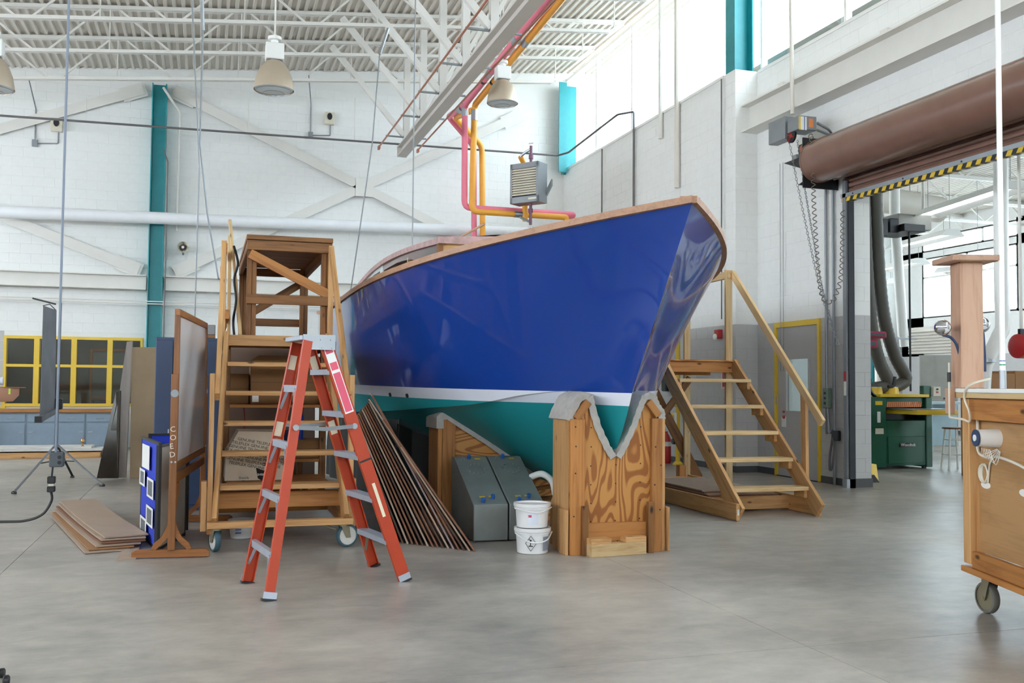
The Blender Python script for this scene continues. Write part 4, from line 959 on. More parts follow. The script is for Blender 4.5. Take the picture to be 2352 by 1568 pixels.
# ---- steel tanks
M['tank_steel'] = paint('dull_tank_steel', '868c89', .45, .35, .16, 2.2); M['yellow_tape'] = paint('yellow_tape', 'c9b243', .5); M['blue_cap'] = paint('blue_cap', '2b5ea8', .4)
for k, (x0, x1, lb) in enumerate(((2.235, 2.545, 'left wedge-shaped steel tank under the hull'), (2.56, 2.88, 'right wedge-shaped steel tank under the hull'))):
    t = thing('steel_tank', lb, 'tank', ((x0+x1)/2, 8.5, 0), 'steel tanks'); n = (V(0, .7, .36)).normalized(); up = V(0, -.36, .7).normalized()
    MB().prism([(x0, 8.2, .01), (x0, 8.2, .32), (x0, 8.9, .68), (x0, 9.0, .68), (x0, 9.0, .01)], (x1-x0, 0, 0)).build('shell', 'tank_steel', t, bevel=.006)
    def on(s, f): return V(x0+(x1-x0)*s, 8.2, .32)+V(0, .7, .36)*f
    ring = MB().lathe(on(.5, .72), [(.088, 0), (.088, .006)], 22, (V(1, 0, 0), n, up)).build('hatch_plate', 'tank_steel', t, smooth=True)
    for q in range(12): MB().lathe(on(.5, .72)+V(1, 0, 0)*.078*math.cos(q*.5236)+n*.078*math.sin(q*.5236), [(.007, .004), (.007, .014)], 6, (V(1, 0, 0), n, up)).build('hatch_bolt', 'galv', ring)
    for s, f in ((.42, .97), (.62, .12), (.3, .06)): MB().lathe(on(s, f), [(.018, 0), (.018, .035), (.012, .036)], 10, (V(1, 0, 0), n, up)).build('port_cap', 'blue_cap', t, smooth=True)
    for s, f in ((.25, .13), (.52, .13), (.6, .93)): MB().prism([on(s, f)+up*.0065, on(s+.16, f)+up*.0065, on(s+.16, f+.03)+up*.0065, on(s, f+.03)+up*.0065], up*.001).build('tape_label', 'yellow_tape', t)
    MB().tube([on(.15, .9)+up*.01, on(.2, .95)+up*.04, on(.25, .9)+up*.01], .004, 5).build('lifting_eye', 'galv', t)
tag(MB().tube(smooth_path([at(1220, 1095, Y=8.6), at(1245, 1088, Y=8.5), at(1268, 1105, Y=8.45), at(1275, 1135, Y=8.45)], 6), .03, 10).build('white_hose', 'white_gloss', smooth=True), 'short white plastic hose curving behind the right steel tank', 'hose')
# scrap timber behind the tanks
for k, (a, b, mt, lb) in enumerate((((1180, 1150, 8.95), (1300, 1140, 8.8), 'dark_fir', 'dark scrap board on the floor behind the right tank'), ((1215, 1125, 9.1), (1300, 1110, 9.0), 'fir', 'brown scrap board propped behind the right tank'))):
    tag(board('scrap_board', at(a[0], a[1], Y=a[2]), at(b[0], b[1], Y=b[2]), .14, .03, mt), lb, 'board')

# ---- plastic pails
M['pail_white'] = paint('white_pail', 'e6e6e6', .4); M['label_print'] = paint('grey_print', '8b93a3', .6); M['label_red'] = paint('red_print', 'c03a4a', .6)
def pail(c, r0, r1, h, label, handle_z, group, stickers=()):
    c = Vector(c); t = thing('plastic_pail', label, 'pail', c, group)
    MB().lathe(c, [(r0, .004), (r0+(r1-r0)*.75, h*.78), (r1+.008, h*.78), (r1+.008, h*.82), (r1, h*.83), (r1+.004, h*.86), (r1+.012, h*.87), (r1+.012, h), (r1-.01, h), (r1-.014, h-.012)], 32).build('body', 'pail_white', t, smooth=True)
    MB().tube(smooth_path([c+V(-(r1+.016), -.03, h*.8), c+V(-r1*.6, -r1*.95, handle_z+.01), c+V(0, -(r1+.025), handle_z), c+V(r1*.6, -r1*.95, handle_z+.02), c+V(r1+.016, -.03, h*.8)], 6), .006, 6).build('bail_handle', 'pail_white', t, smooth=True)
    for (a0, a1, z0, z1, mt) in stickers:
        mb = MB(); n = 8; rr = r1*.95+.003
        P = [(c.x+rr*math.sin(a0+(a1-a0)*k/n), c.y-rr*math.cos(a0+(a1-a0)*k/n)) for k in range(n+1)]
        for (x, y), (x2, y2) in zip(P, P[1:]): mb.quad((x, y, c.z+z0), (x2, y2, c.z+z0), (x2, y2, c.z+z1), (x, y, c.z+z1))
        mb.build('label', mt, t)
    return t, c
bc = V(2.575, 7.62, 0)
t, c = pail(bc, .125, .14, .205, 'lower white plastic pail with a hazard diamond', .10, 'stacked pails', [(.35, .85, .03, .14, 'label_print')])
rr = .138
mbd = MB()
def arc(a, z): return V(c.x+rr*math.sin(a), c.y-rr*math.cos(a), z)
for (a0, z0), (a1, z1) in (((-.42, .03), (-.1, .09)), ((-.1, .09), (-.42, .15)), ((-.42, .15), (-.74, .09)), ((-.74, .09), (-.42, .03))): mbd.tube([arc(a0, z0), arc((a0+a1)/2, (z0+z1)/2), arc(a1, z1)], .0022, 4)
mbd.tube([arc(-.44, .07), arc(-.44, .12)], .004, 4); mbd.tube([arc(-.44, .105), arc(-.5, .125)], .003, 4); mbd.tube([arc(-.44, .1), arc(-.38, .12)], .003, 4); mbd.tube([arc(-.55, .07), arc(-.3, .068)], .005, 4)
mbd.build('hazard_diamond', 'black', t)
t, c = pail(bc+V(-.005, .0, .207), .125, .14, .195, 'upper white plastic pail with a product label', .13, 'stacked pails', [(-.6, .05, .03, .12, 'hull_white'), (-.55, -.35, .09, .11, 'label_red')])

# ---- brown panels leaning on the left stair
M['panel_brown'] = paint('brown_hardboard', '7b5138', .55, var=.12); M['panel_dark'] = paint('dark_hardboard', '4d3426', .6, var=.12); M['panel_mauve'] = paint('mauve_faced_board', '8f7c7c', .5)
NPN = 16; rank = ['leftmost', 'second', 'third', 'fourth', 'fifth', 'sixth', 'seventh', 'eighth', 'ninth', 'tenth', 'eleventh', 'twelfth', 'thirteenth', 'fourteenth', 'fifteenth', 'rightmost']
for k in range(NPN):
    s = k/(NPN-1); gap = .05 if k >= 11 else 0
    foot = V(1.60+.52*s, 8.35-.60*s, .0); top = V(1.27+.16*s, 8.85-.35*s+.0, 1.02+.26*s if k < 11 else 1.27-.02*(k-11))
    if k >= 13: top = foot.lerp(V(1.35, 8.62, 1.26), .83 if k == 15 else .97)
    back = V(.12, .75, 0); th = V(.014, 0, .004)
    o = MB().prism([foot, foot+back, top+back, top], th).build('leaning_hardboard', ['panel_brown', 'panel_dark', 'hardboard', 'panel_brown'][k % 4] if k != 11 else 'panel_mauve')
    tag(o, 'brown sheet in the fan of panels leaning on the left stair, %s of sixteen' % rank[k], 'panel', 'leaning panels')
# ================================================================== LEFT ROLLING STAIR
t = thing('rolling_stair', 'tall wooden rolling stair with platform against the boat', 'stair', (.65, 9.5, 0))
SX0, SX1 = .10, 1.14       # inner faces of the stringers at the foot
bx('base_board', .04, 1.20, 8.17, 8.26, .195, .245, 'pine', t, .003)
for x in (.04, 1.155): bx('base_side', x, x+.045, 8.26, 12.0, .14, .245, 'fir', t, .003, 'Y')
bx('base_cross', .085, 1.155, 8.6, 8.64, .30, .44, 'fir', t, .003); bx('base_cross', .085, 1.155, 9.6, 9.64, .14, .245, 'fir', t, .003); bx('base_cross', .085, 1.155, 11.9, 11.94, .14, .245, 'fir', t, .003)
top_l, top_r = .185, 1.10
board('stringer', (SX0, 8.22, .23), (top_l, 9.46, 1.78), .04, .17, 'pine', t); board('stringer', (SX1, 8.22, .23), (top_r, 9.46, 1.78), .04, .17, 'pine', t)
for k, y in enumerate((1112, 1036, 967, 898, 832)):
    f = (k+1)/6.0; Y = 8.24+1.2*f; z = at(620, y, Y=Y).z; xa, xb = SX0+(top_l-SX0)*f+.02, SX1+(top_r-SX1)*f-.02
    bx('tread', xa, xb, Y-.03, Y+.19, z-.04, z, 'pine', t, .004)
bx('platform_front', .17, 1.12, 9.43, 9.475, 1.70, 1.80, 'pine', t, .003)
for k in range(9): bx('platform_board', .165, 1.125, 9.48+k*.285, 9.755+k*.285, 1.77, 1.80, 'fir', t, .002)
for x in (.17, 1.07):
    for y in (9.6, 11.9): bx('platform_leg', x, x+.06, y, y+.09, .245, 1.77, 'dark_fir', t, .003, 'Z')
for x in (.17, 1.08): bx('platform_beam', x, x+.04, 9.48, 12.0, 1.66, 1.77, 'dark_fir', t, .003, 'Y')
bx('shelf', .2, 1.08, 9.62, 11.9, .60, .63, 'fir', t, .002); bx('shelf', .2, 1.08, 9.62, 11.9, 1.12, 1.15, 'fir', t, .002)
# hand rails
for sx, xb, xt, nm in ((-1, .06, .15, 0), (1, 1.19, 1.155, 1)):
    board('rail_post', (xb-.02*0, 8.33, .2), (xb, 8.33, 1.43), .04, .085, 'pine', t, up=(0, 1, 0))
    board('hand_rail', (xb+sx*-.0+sx*-.045*0+(.04 if sx < 0 else -.03), 8.3, 1.24), (xt, 9.62, 2.66), .04, .09, 'pine', t)
    board('rail_post', (xt+sx*.0, 9.66, 1.66), (xt, 9.66, 2.70), .05, .09, 'pine', t, up=(0, 1, 0))
board('rail_post', (.17, 10.9, 1.66), (.17, 10.9, 2.86), .05, .09, 'pale_pine', t, up=(0, 1, 0)); board('top_rail', (.16, 9.6, 2.63), (.17, 11.8, 2.66), .04, .09, 'fir', t); board('mid_rail', (.19, 9.6, 2.0), (.2, 11.8, 2.0), .04, .09, 'fir', t); board('rail_post', (.17, 11.8, 1.66), (.17, 11.8, 2.7), .05, .09, 'fir', t, up=(0, 1, 0))
bx('side_block', -.01, .035, 8.3, 8.42, .16, .56, 'pine', t, .003, 'Z'); bx('side_block', 1.205, 1.235, 8.3, 8.42, .16, .56, 'pine', t, .003, 'Z')
bx('corner_block', 1.125, 1.20, 9.5, 9.6, 1.62, 1.76, 'dark_fir', t, .003)
# casters
M['tyre_blue'] = paint('worn_blue_tyre', '3d5a66', .6, var=.25, scale=20); M['caster_white'] = paint('white_caster_hub', 'd9d7d0', .4); M['caster_zinc'] = paint('zinc_fork', '9a947c', .4, .6)
def caster(c, ang, par, r=.085, wd=.045, brake=False, tyre='tyre_blue', hub='caster_white', top=.195):
    c = Vector(c); ax = V(math.cos(ang), math.sin(ang), 0); fw = V(-ax.y, ax.x, 0); cen = V(c.x, c.y, r)+fw*.03
    w = MB().lathe(cen-ax*wd/2, [(r*.8, 0), (r*.95, .002), (r, .01), (r, wd-.01), (r*.95, wd-.002), (r*.8, wd)], 26, (fw, V(0, 0, 1), ax), cap=False).build('tyre', tyre, par, smooth=True)
    MB().lathe(cen-ax*(wd/2-.004), [(r*.82, 0), (r*.78, .0), (.02, -.003), (.02, wd-.005), (r*.78, wd-.008), (r*.82, wd-.008)], 22, (fw, V(0, 0, 1), ax)).build('hub', hub, w, smooth=True)
    for s in (-1, 1): MB().prism([cen+ax*s*(wd/2+.008)+V(0, 0, -.015)+fw*-.02, cen+ax*s*(wd/2+.008)+V(0, 0, -.015)+fw*.02, V(c.x, c.y, top-.02)+ax*s*(wd/2+.008)+fw*.035, V(c.x, c.y, top-.02)+ax*s*(wd/2+.008)-fw*.035], ax*s*.004).build('fork', 'caster_zinc', par)
    MB().lathe((c.x, c.y, top-.02), [(.045, 0), (.045, .02)], 16).build('swivel', 'caster_zinc', par, smooth=True)
    MB().lathe(cen-ax*(wd/2+.014), [(.012, 0), (.012, wd+.028)], 8, (fw, V(0, 0, 1), ax)).build('axle', 'caster_zinc', par)
    if brake: MB().tube([cen+V(0, 0, .06)-fw*.1, cen+V(0, 0, .08)-fw*.16-ax*.02, cen+V(0, 0, .10)-fw*.19-ax*.03], .01, 6).build('brake_lever', 'caster_zinc', par)
caster((.115, 8.25, 0), .35, t, r=.09); caster((1.13, 8.25, 0), -1.25, t, r=.095, brake=True); caster((.1, 11.85, 0), 0, t); caster((1.13, 11.85, 0), .2, t)
# things kept in and under the stair
M['box_print'] = paint('printed_board_tan', 'd2c3ac', .8, var=.05); M['ink'] = paint('black_ink', '1d1b1a', .8); M['brown_board'] = paint('brown_carton', '8a6440', .85)
b = thing('printed_carton', 'large tan carton with rows of printed lettering inside the left stair', 'carton', (.5, 9.1, .49))
P = [at(516, 1100, Y=9.05), at(650, 1104, Y=9.05), at(652, 992, Y=9.05), at(548, 990, Y=9.05), at(519, 1040, Y=9.05)]
for p in P: p.y = 9.05
zb = .49; P[0].z = P[1].z = zb
MB().prism(P, (0, .5, 0)).build('body', 'box_print', b)
bx('support_shelf', .2, 1.08, 8.66, 9.6, .455, .485, 'fir', t, .002)
rot = Matrix.Rotation(math.radians(-14), 4, 'Z')
def on_front(px, py, y=9.048): p = at(px, py, Y=y); p.y = y; return p
rows = ['        GENUINE TELEFLEX GEN', '    TELEFLEX GENUINE TELEFLEX', '  GENUINE TELEFLEX GENUINE TEL', 'LEX GENUINE TELEFLEX GENUINE', ' TELEFLEX GENUINE PRODUCTS', '  GENUINE TELEFLEX GENUINE', '     TELEFLEX GENUINE']
text_mesh('printed_lettering', '\n'.join(rows), .036, 'ink', b, plane_frame(on_front(524, 1006), (1, 0, -.2), (0, 0, 1)))
text_mesh('brand_word', 'Shields\n   Marine', .032, 'ink', b, plane_frame(on_front(548, 1100), (1, 0, 0), (0, 0, 1)))
e = [on_front(x, y, 9.047) for x, y in ((588, 1074), (606, 1080), (628, 1072), (622, 1100), (606, 1106), (592, 1098))]
em = MB().prism(e, (0, .001, 0)).build('emblem', 'ink', b)
MB().tube([on_front(606, 1066, 9.046)+V(.012*math.cos(q), 0, .012*math.sin(q)) for q in [i*.6283 for i in range(10)]], .003, 5, closed=True).build('emblem_ring', 'ink', em)
text_mesh('emblem_word', 'SHIELDS', .026, 'white_gloss', em, plane_frame(on_front(591, 1092, 9.046), (1, 0, .05), (0, 0, 1)), bold=True)
def carton(px0, px1, py0, py1, Y, dep, mat, label, z=None, flap=False):
    a, c = at(px0, py1, Y=Y), at(px1, py0, Y=Y); t2 = thing('carton', label, 'carton', ((a.x+c.x)/2, Y+dep/2, a.z if z is None else z), 'cartons in the left stair'); z0 = a.z if z is None else z
    bx('body', a.x, c.x, Y, Y+dep, z0, c.z, mat, t2, .004)
    bx('tape', a.x, c.x, Y-.0005, Y+.0005, (z0+c.z)/2-.001, (z0+c.z)/2+.001, 'ink', t2)
    if flap: bx('label', a.x+.015, a.x+.075, Y-.002, Y, z0+.02, z0+.11, 'white_gloss', t2); MB().prism([(a.x, Y, c.z), (c.x, Y, c.z), (c.x-.02, Y+.16, c.z+.05), (a.x+.08, Y+.16, c.z+.05)], (0, .004, .003)).build('flap', mat, t2)
    return t2
carton(576, 742, 830, 892, 9.72, .45, 'brown_board', 'brown carton with a white label on the upper shelf of the left stair', z=1.152, flap=True)
carton(522, 572, 858, 893, 9.9, .4, 'brown_board', 'small open carton left of the labelled one in the stair', z=1.152)
carton(655, 742, 1010, 1090, 9.7, .4, 'brown_board', 'brown carton in the dark behind the orange ladder', z=.632)
tag(bx('blue_bag', .83, .93, 9.75, 9.85, 1.0-.368+.002, 1.06, paint('blue_bag', '2b44a6', .5), bevel=.02), 'blue bag on the middle shelf of the left stair', 'bag')
tag(bx('navy_box', .74, .84, 9.7, 9.8, .632, .9, paint('navy_box', '232f5c', .6), bevel=.004), 'navy box on the middle shelf beside the blue bag', 'box')
tag(bx('tool_case', .45, .72, 9.72, 10.0, .632, .74, paint('pale_green_case', 'a9b8a4', .5), bevel=.01), 'pale green flat case on the middle shelf of the left stair', 'case')
tag(MB().tube(smooth_path([V(.36, 9.7, 1.14), V(.37, 9.68, .95), V(.34, 9.69, .8), V(.40, 9.69, .66), V(.44, 9.7, .65)], 6), .007, 6).build('red_cord', paint('red_cord', '7a2a26', .5), smooth=True), 'dark red cord hanging inside the left stair', 'cord')
tag(board('slanted_board', (.62, 10.2, .64), (.80, 10.25, 1.1), .07, .03, 'cardboard'), 'brown board standing at a slant inside the left stair', 'board')
# bucket under the stair
t2 = thing('tub', 'translucent white tub with blue print under the left stair', 'tub', (.34, 9.0, 0)); c = V(.34, 8.98, 0)
MB().lathe(c, [(.095, .003), (.115, .15), (.12, .15), (.12, .16), (.112, .16)], 24).build('body', 'pail_white', t2, smooth=True)
for z in (.05, .08, .11): MB().box(c.x-.06, c.x-.01, c.y-.118, c.y-.112, z, z+.012).build('blue_print', 'blue_label', t2)
# dark upper platform standing on the stair
t = thing('step_platform', 'dark stained timber platform standing on the rolling stair', 'platform', (.78, 10.7, 1.8))
F, Bk, x0, x1 = 9.66, 11.9, .365, 1.16; ZT = 2.77
for y, nm in ((F, 'front'), (Bk, 'back')):
    for x in (x0, x1-.09): bx('post', x, x+.045, y, y+.09, 1.802, ZT-.05, 'dark_fir', t, .003, 'Z'); bx('post', x+.046, x+.09, y+.01, y+.09, 1.802, ZT-.14, 'dark_fir', t, .003, 'Z')
    bx('end_beam', x0-.005, x1+.005, y-.04 if nm == 'front' else y+.091, y-.001 if nm == 'front' else y+.13, ZT-.145, ZT-.05, 'dark_fir', t, .003)
    z = 2.16 if nm == 'front' else 2.08
    bx('end_rail', x0-.005, x1+.005, y-.04 if nm == 'front' else y+.091, y-.001 if nm == 'front' else y+.13, z-.05, z+.04, 'dark_fir', t, .003)
board('brace', (x0+.02, F-.021, ZT-.18), (x1-.02, F-.021, 2.22), .035, .09, 'fir', t, up=(0, 0, 1)); board('brace', (x0+.05, Bk+.11, 2.12), (x1-.05, Bk+.11, ZT-.2), .035, .09, 'dark_fir', t)
for x in (x0-.002, x1-.04): bx('side_beam', x, x+.042, F, Bk+.09, ZT-.145, ZT-.05, 'dark_fir', t, .003, 'Y')
for k in range(8): bx('deck_board', x0-.01, x1+.01, F-.05+k*.30, F+.245+k*.30, ZT-.045, ZT, 'dark_fir', t, .003)
tag(board('leaning_stick', at(552, 770, Y=9.62), at(528, 505, Y=10.4), .03, .03, 'pale_pine'), 'thin pale stick leaning against the rail of the left stair', 'stick')
tag(board('leaning_strip', (.22, 10.3, 1.805), (.215, 10.35, 2.85), .035, .06, 'pale_pine', up=(0, 1, 0)), 'short pale strip standing behind the left stair rail', 'strip')
tag(MB().tube(smooth_path([V(.24, 9.75, 2.67), V(.28, 9.72, 2.5), V(.25, 9.73, 2.35), V(.27, 9.72, 2.15), V(.25, 9.75, 1.95), V(.26, 9.73, 1.81)], 8), .012, 6).build('black_cable', 'black', smooth=True), 'black cable hung over the left stair rail', 'cable')

# ================================================================== ORANGE STEPLADDER
M['ladder_orange'] = paint('orange_fibreglass', 'b43d1a', .45, var=.06, scale=8); M['ladder_alu'] = paint('ladder_aluminium', 'b3bac6', .38, .55, .06, 10); M['sticker_pink'] = paint('pink_sticker', 'e05a74', .5); M['sticker_cream'] = paint('cream_sticker', 'e6dcc0', .6)
lad = thing('stepladder', 'orange fibreglass stepladder with grey steps in front of the stair', 'ladder', (.83, 6.85, 0))
fA, fB, fC, fD = V(.303, 6.95, 0), V(.412, 6.337, 0), V(1.23, 7.333, 0), V(1.351, 6.715, 0)
TZ = 1.64
def atY(px, y, z): p = at(px, 790, Y=y); return V(p.x, y, z)
tA, tB, tC, tD = atY(681, 6.99, TZ), atY(708, 6.60, TZ), atY(707, 7.08, TZ), atY(748, 6.68, TZ)
wax = ((fB-fA).normalized()+(fD-fC).normalized()).normalized(); wax.z = 0
def channel(p0, p1, out, name='rail', web=.075, fl=.032, th=.005):
    d = (p1-p0).normalized(); e = d.cross(out).normalized(); mb = MB(); q0, q1 = p0.copy(), p1.copy()
    mb.bar(q0+out*0, q1, web, th, out)
    for s in (-1, 1): mb.bar(q0+e*s*(web/2-th/2)-out*fl/2, q1+e*s*(web/2-th/2)-out*fl/2, th, fl, out)
    return mb.build(name, 'ladder_orange', lad)
rails = [channel(fA, tA, -wax), channel(fB, tB, wax, web=.06), channel(fC, tC, -wax), channel(fD, tD, wax, web=.085)]
for p, dr, o in ((fA, tA, -wax), (fB, tB, wax), (fC, tC, -wax), (fD, tD, wax)):
    d = (dr-p).normalized(); MB().bar(p+d*.005+o*.004, p+d*.055+o*.004, .085, .01, o).build('foot', 'ladder_alu', lad); MB().bar(p-d*.002-o*.012, p+d*.012-o*.012, .09, .045, o).build('foot_pad', 'black', lad)
def lerpz(p, q, z): return p.lerp(q, (z-p.z)/(q.z-p.z))
dep = V(wax.y, -wax.x, 0) if V(wax.y, -wax.x, 0).x > 0 else V(-wax.y, wax.x, 0)
for k in range(5):
    z = .29*(k+1); a, b = lerpz(fC, tC, z)+wax*.004, lerpz(fD, tD, z)-wax*.006
    s = MB(); s.bar(a, b, .085, .006, (0, 0, 1)); s.bar(a+dep*.04+V(0, 0, -.013), b+dep*.04+V(0, 0, -.013), .005, .03); s.bar(a-dep*.04+V(0, 0, -.016), b-dep*.04+V(0, 0, -.016), .005, .036); s.build('step', 'ladder_alu', lad)
    if k == 0:
        for p, q in ((a, .12), (b, -.12)): MB().bar(p+(b-a).normalized()*q+V(0, 0, -.02), p+V(0, 0, -.16)+(b-a).normalized()*q*.1+dep*.02, .02, .004).build('knee_brace', 'caster_zinc', lad)
for k, z in enumerate((.27, .61, .95, 1.32)):
    a, b = lerpz(fA, tA, z)+wax*.006, lerpz(fB, tB, z)-wax*.006; d = (b-a).normalized()
    s = MB(); s.bar(a-dep*.03, b-dep*.03, .004, .045); s.bar(a-dep*.015+V(0, 0, .0225), b-dep*.015+V(0, 0, .0225), .034, .004); s.build('rear_brace', 'ladder_alu', lad)
    for p, q in ((a, 1), (b, -1)):
        MB().bar(p+d*q*.10-dep*.02+V(0, 0, -.02), lerpz(fA if q > 0 else fB, tA if q > 0 else tB, z-.14)+d*q*.012-dep*.02, .018, .004, d).build('knee_brace', 'ladder_alu', lad)
        MB().lathe(p+d*q*.02-dep*.034, [(.005, 0), (.005, .004)], 6, (d, V(0, 0, 1), -dep)).build('rivet', 'galv', lad)
cap = MB(); o = wax; m0 = (tA+tC)/2-wax*.02; m1 = (tB+tD)/2+wax*.015
for p in (m0, m1): p.z = 1.66
cap.bar(m0, m1, .23, .032, (0, 0, 1)); cb = cap.build('top_cap', 'ladder_alu', lad, bevel=.004)
MB().bar(m1+wax*.004+V(0, 0, -.028)+dep*.02-dep*.12, m1+wax*.004+V(0, 0, -.028)+dep*.12, .006, .10, (0, 0, 1)).build('cap_plate', 'galv', lad)
for s, z in ((-.07, .0), (.02, .01), (.09, .01), (.03, -.045), (.1, -.045)): MB().lathe(m1+wax*.008+dep*s+V(0, 0, z-.02), [(.007, 0), (.007, .005)], 8, (dep, V(0, 0, 1), wax)).build('rivet', 'galv', lad)
for (p, q, r, s) in ((fB, tB, fD, tD), (fA, tA, fC, tC)):
    a, b = lerpz(p, q, 1.07), lerpz(r, s, 1.07); off = wax*(.014 if p is fB else -.014)
    m = (a+b)/2+V(0, 0, -.015)
    for u, w_ in ((a, m), (m, b)): MB().bar(u+off, w_+off, .006, .026, (0, 0, 1)).build('spreader', 'grey_steel', lad)
    for u in (a, b): MB().lathe(u+off, [(.02, -.004), (.02, .006)], 14, (dep, V(0, 0, 1), wax)).build('spreader_pivot', 'galv', lad, smooth=True)
dD = (tD-fD).normalized(); eD = dD.cross(wax).normalized()
def on_rail(z, w, z1, mat, nm, off=.0045):
    a, b = lerpz(fD, tD, z)+wax*off, lerpz(fD, tD, z1)+wax*off; MB().bar(a, b, w, .0012, wax).build(nm, mat, lad)
on_rail(1.16, .062, 1.60, 'white_gloss', 'warning_label'); on_rail(1.17, .05, 1.43, 'sticker_pink', 'warning_print', .0055); on_rail(1.45, .05, 1.50, 'sticker_pink', 'warning_print', .0055); on_rail(1.56, .05, 1.59, 'sticker_pink', 'warning_print', .0055)
on_rail(.45, .022, .68, 'sticker_cream', 'peeled_sticker'); on_rail(.83, .086, .842, 'black', 'tape_band')
for p, q in ((fA, tA), (fC, tC)):
    for z in (1.5, 1.04): c = lerpz(p, q, z)+wax*.004; MB().bar(c-(q-p).normalized()*.05, c+(q-p).normalized()*.05, .05, .003, wax).build('inner_plate', 'sticker_cream', lad)

# ================================================================== EASEL WHITEBOARD, DISPLAY BOARD, LOCKERS
M['easel_wood'] = wood('varnished_easel_wood', '935c2c', '6f431d', .4, knots=False); M['whiteboard'] = paint('whiteboard_face', 'd8d6d6', .25, var=.03)
t = thing('easel_board', 'wheeled wooden easel holding a large whiteboard turned edge-on', 'whiteboard', (-.1, 9.0, 0))
n0, n1 = V(-.215, 8.10, 0), V(.0, 10.0, 0); dr = (n1-n0).normalized(); sd = V(dr.y, -dr.x, 0)
for c in (n0-dr*.04, n1+dr*.04):
    MB().prism([c-sd*.29+V(0, 0, .008), c+sd*.28+V(0, 0, .008), c+sd*.28+V(0, 0, .05), c+sd*.25+V(0, 0, .065), c-sd*.26+V(0, 0, .065), c-sd*.29+V(0, 0, .05)], dr*.045).build('foot', 'easel_wood', t, frame=Matrix((sd, dr, V(0, 0, 1))).transposed())
    bx('post', c.x-.028, c.x+.028, c.y-.02, c.y+.025, .06, 1.42, 'easel_wood', t, .004, 'Z')
    for s in (-1, 1):
        pr = [(0.02, .30), (.045, .22), (.075, .16), (.13, .115), (.15, .07), (.115, .065), (.08, .10), (.05, .13), (.02, .17)]
        MB().prism([c+sd*s*a+V(0, 0, z) for a, z in pr], dr*.03).build('bracket', 'easel_wood', t)
    MB().lathe(c+V(0, -.025, 1.27), [(.03, 0), (.03, .012)], 14, 'Y').build('pivot_knob', 'grey_steel', t, smooth=True)
    for s in (-.012, .016): MB().lathe(c+V(s, -.022, .74), [(.008, 0), (.008, .006)], 8, 'Y').build('bolt', 'galv', t)
def bp(f, z): return n0+dr*(1.9*f)+V(0, 0, z)
bz0, bz1 = .68, 1.93
MB().prism([bp(.03, bz0+.05)-sd*.01, bp(.97, bz0+.05)-sd*.01, bp(.97, bz1-.05)-sd*.01, bp(.03, bz1-.05)-sd*.01], sd*.02).build('writing_panel', 'whiteboard', t)
board('frame_rail', bp(0, bz1-.025), bp(1, bz1-.025), .04, .055, 'easel_wood', t); board('frame_rail', bp(0, bz0+.025), bp(1, bz0+.025), .04, .055, 'easel_wood', t)
for f in (.012, .988): board('frame_stile', bp(f, bz0+.05), bp(f, bz1-.05), .045, .04, 'easel_wood', t, up=(0, 1, 0))
board('stretcher', bp(0, .60), bp(1, .60), .03, .07, 'easel_wood', t); MB().prism([bp(0.0, .56), bp(.12, .56), bp(0.0, .30)], sd*.02).build('knee', 'easel_wood', t)
M['chalk'] = paint('chalk', 'd9cdc0', .9)
for k, ch in enumerate('COED'):
    text_mesh('chalk_letter', ch, .06, 'chalk', t, plane_frame((n0.x-.03, n0.y-.0615-.0, .97-k*.065), (1, 0, .15), (0, 0, 1)))
M['board_blue'] = paint('blue_display_cloth', '2138b4', .85); M['board_beige'] = paint('beige_display_cloth', 'b9b2a6', .85); M['photo_grey'] = paint('photo_print', '5f6468', .5, var=.5, scale=60)
t = thing('folding_display', 'folding blue display board with pinned sheets beside the easel', 'display board', (-.36, 8.9, 0))
q0, q1, q2, q3 = V(-.335, 8.36, 0), V(-.52, 9.35, 0), V(-.14, 9.20, 0), V(.0, 9.6, 0)
def dpanel(a, b, mf, mbk, h=.86):
    d = (b-a).normalized(); n = V(-d.y, d.x, 0); z0 = .03
    MB().prism([a+V(0, 0, z0), b+V(0, 0, z0), b+V(0, 0, h), a+V(0, 0, h)], n*.012).build('panel', mf, t)
    MB().prism([a+n*.0125+V(0, 0, z0), b+n*.0125+V(0, 0, z0), b+n*.0125+V(0, 0, h), a+n*.0125+V(0, 0, h)], n*.006).build('panel_back', mbk, t)
    for u, v_ in ((a+V(0, 0, h), b+V(0, 0, h)), (a+V(0, 0, z0-.01), b+V(0, 0, z0-.01))): MB().bar(u+n*.008, v_+n*.008, .028, .02).build('edge_trim', 'black', t)
    for u in (a, b): MB().bar(u+n*.008+V(0, 0, .0), u+n*.008+V(0, 0, h+.01), .028, .022, n).build('edge_trim', 'black', t)
    return d, n
dpanel(q1, q0, 'board_blue', 'board_beige'); 
d, n = (q0-q1).normalized(), None
dpanel(q0, q2, 'board_beige', 'board_blue', .84); dpanel(V(-.46, 9.45, 0), V(-.13, 9.55, 0), 'board_blue', 'board_blue', .88)
dq = (q0-q1); dn = V(dq.y, -dq.x, 0).normalized(); dn = dn if dn.x < 0 else -dn
def pin(f0, f1, z0, z1, mat, off, nm='pinned_sheet', par=None):
    a = q1+dq*f0+dn*off; b = q1+dq*f1+dn*off; return MB().prism([a+V(0, 0, z0), b+V(0, 0, z0), b+V(0, 0, z1), a+V(0, 0, z1)], dn*.001).build(nm, mat, par or t)
pin(.18, .62, .62, .82, 'white_gloss', .021)
for f0, f1, z0, z1 in ((.05, .38, .46, .60), (.52, .88, .40, .56), (.50, .88, .17, .33), (.15, .52, .03+.02, .2)):
    s = pin(f0, f1, z0, z1, 'white_gloss', .021, 'photo'); pin(f0+.06, f1-.06, z0+.02, z1-.02, 'photo_grey', .0225, 'photo_image', s)
M['locker_navy'] = paint('navy_locker', '2f4263', .45)
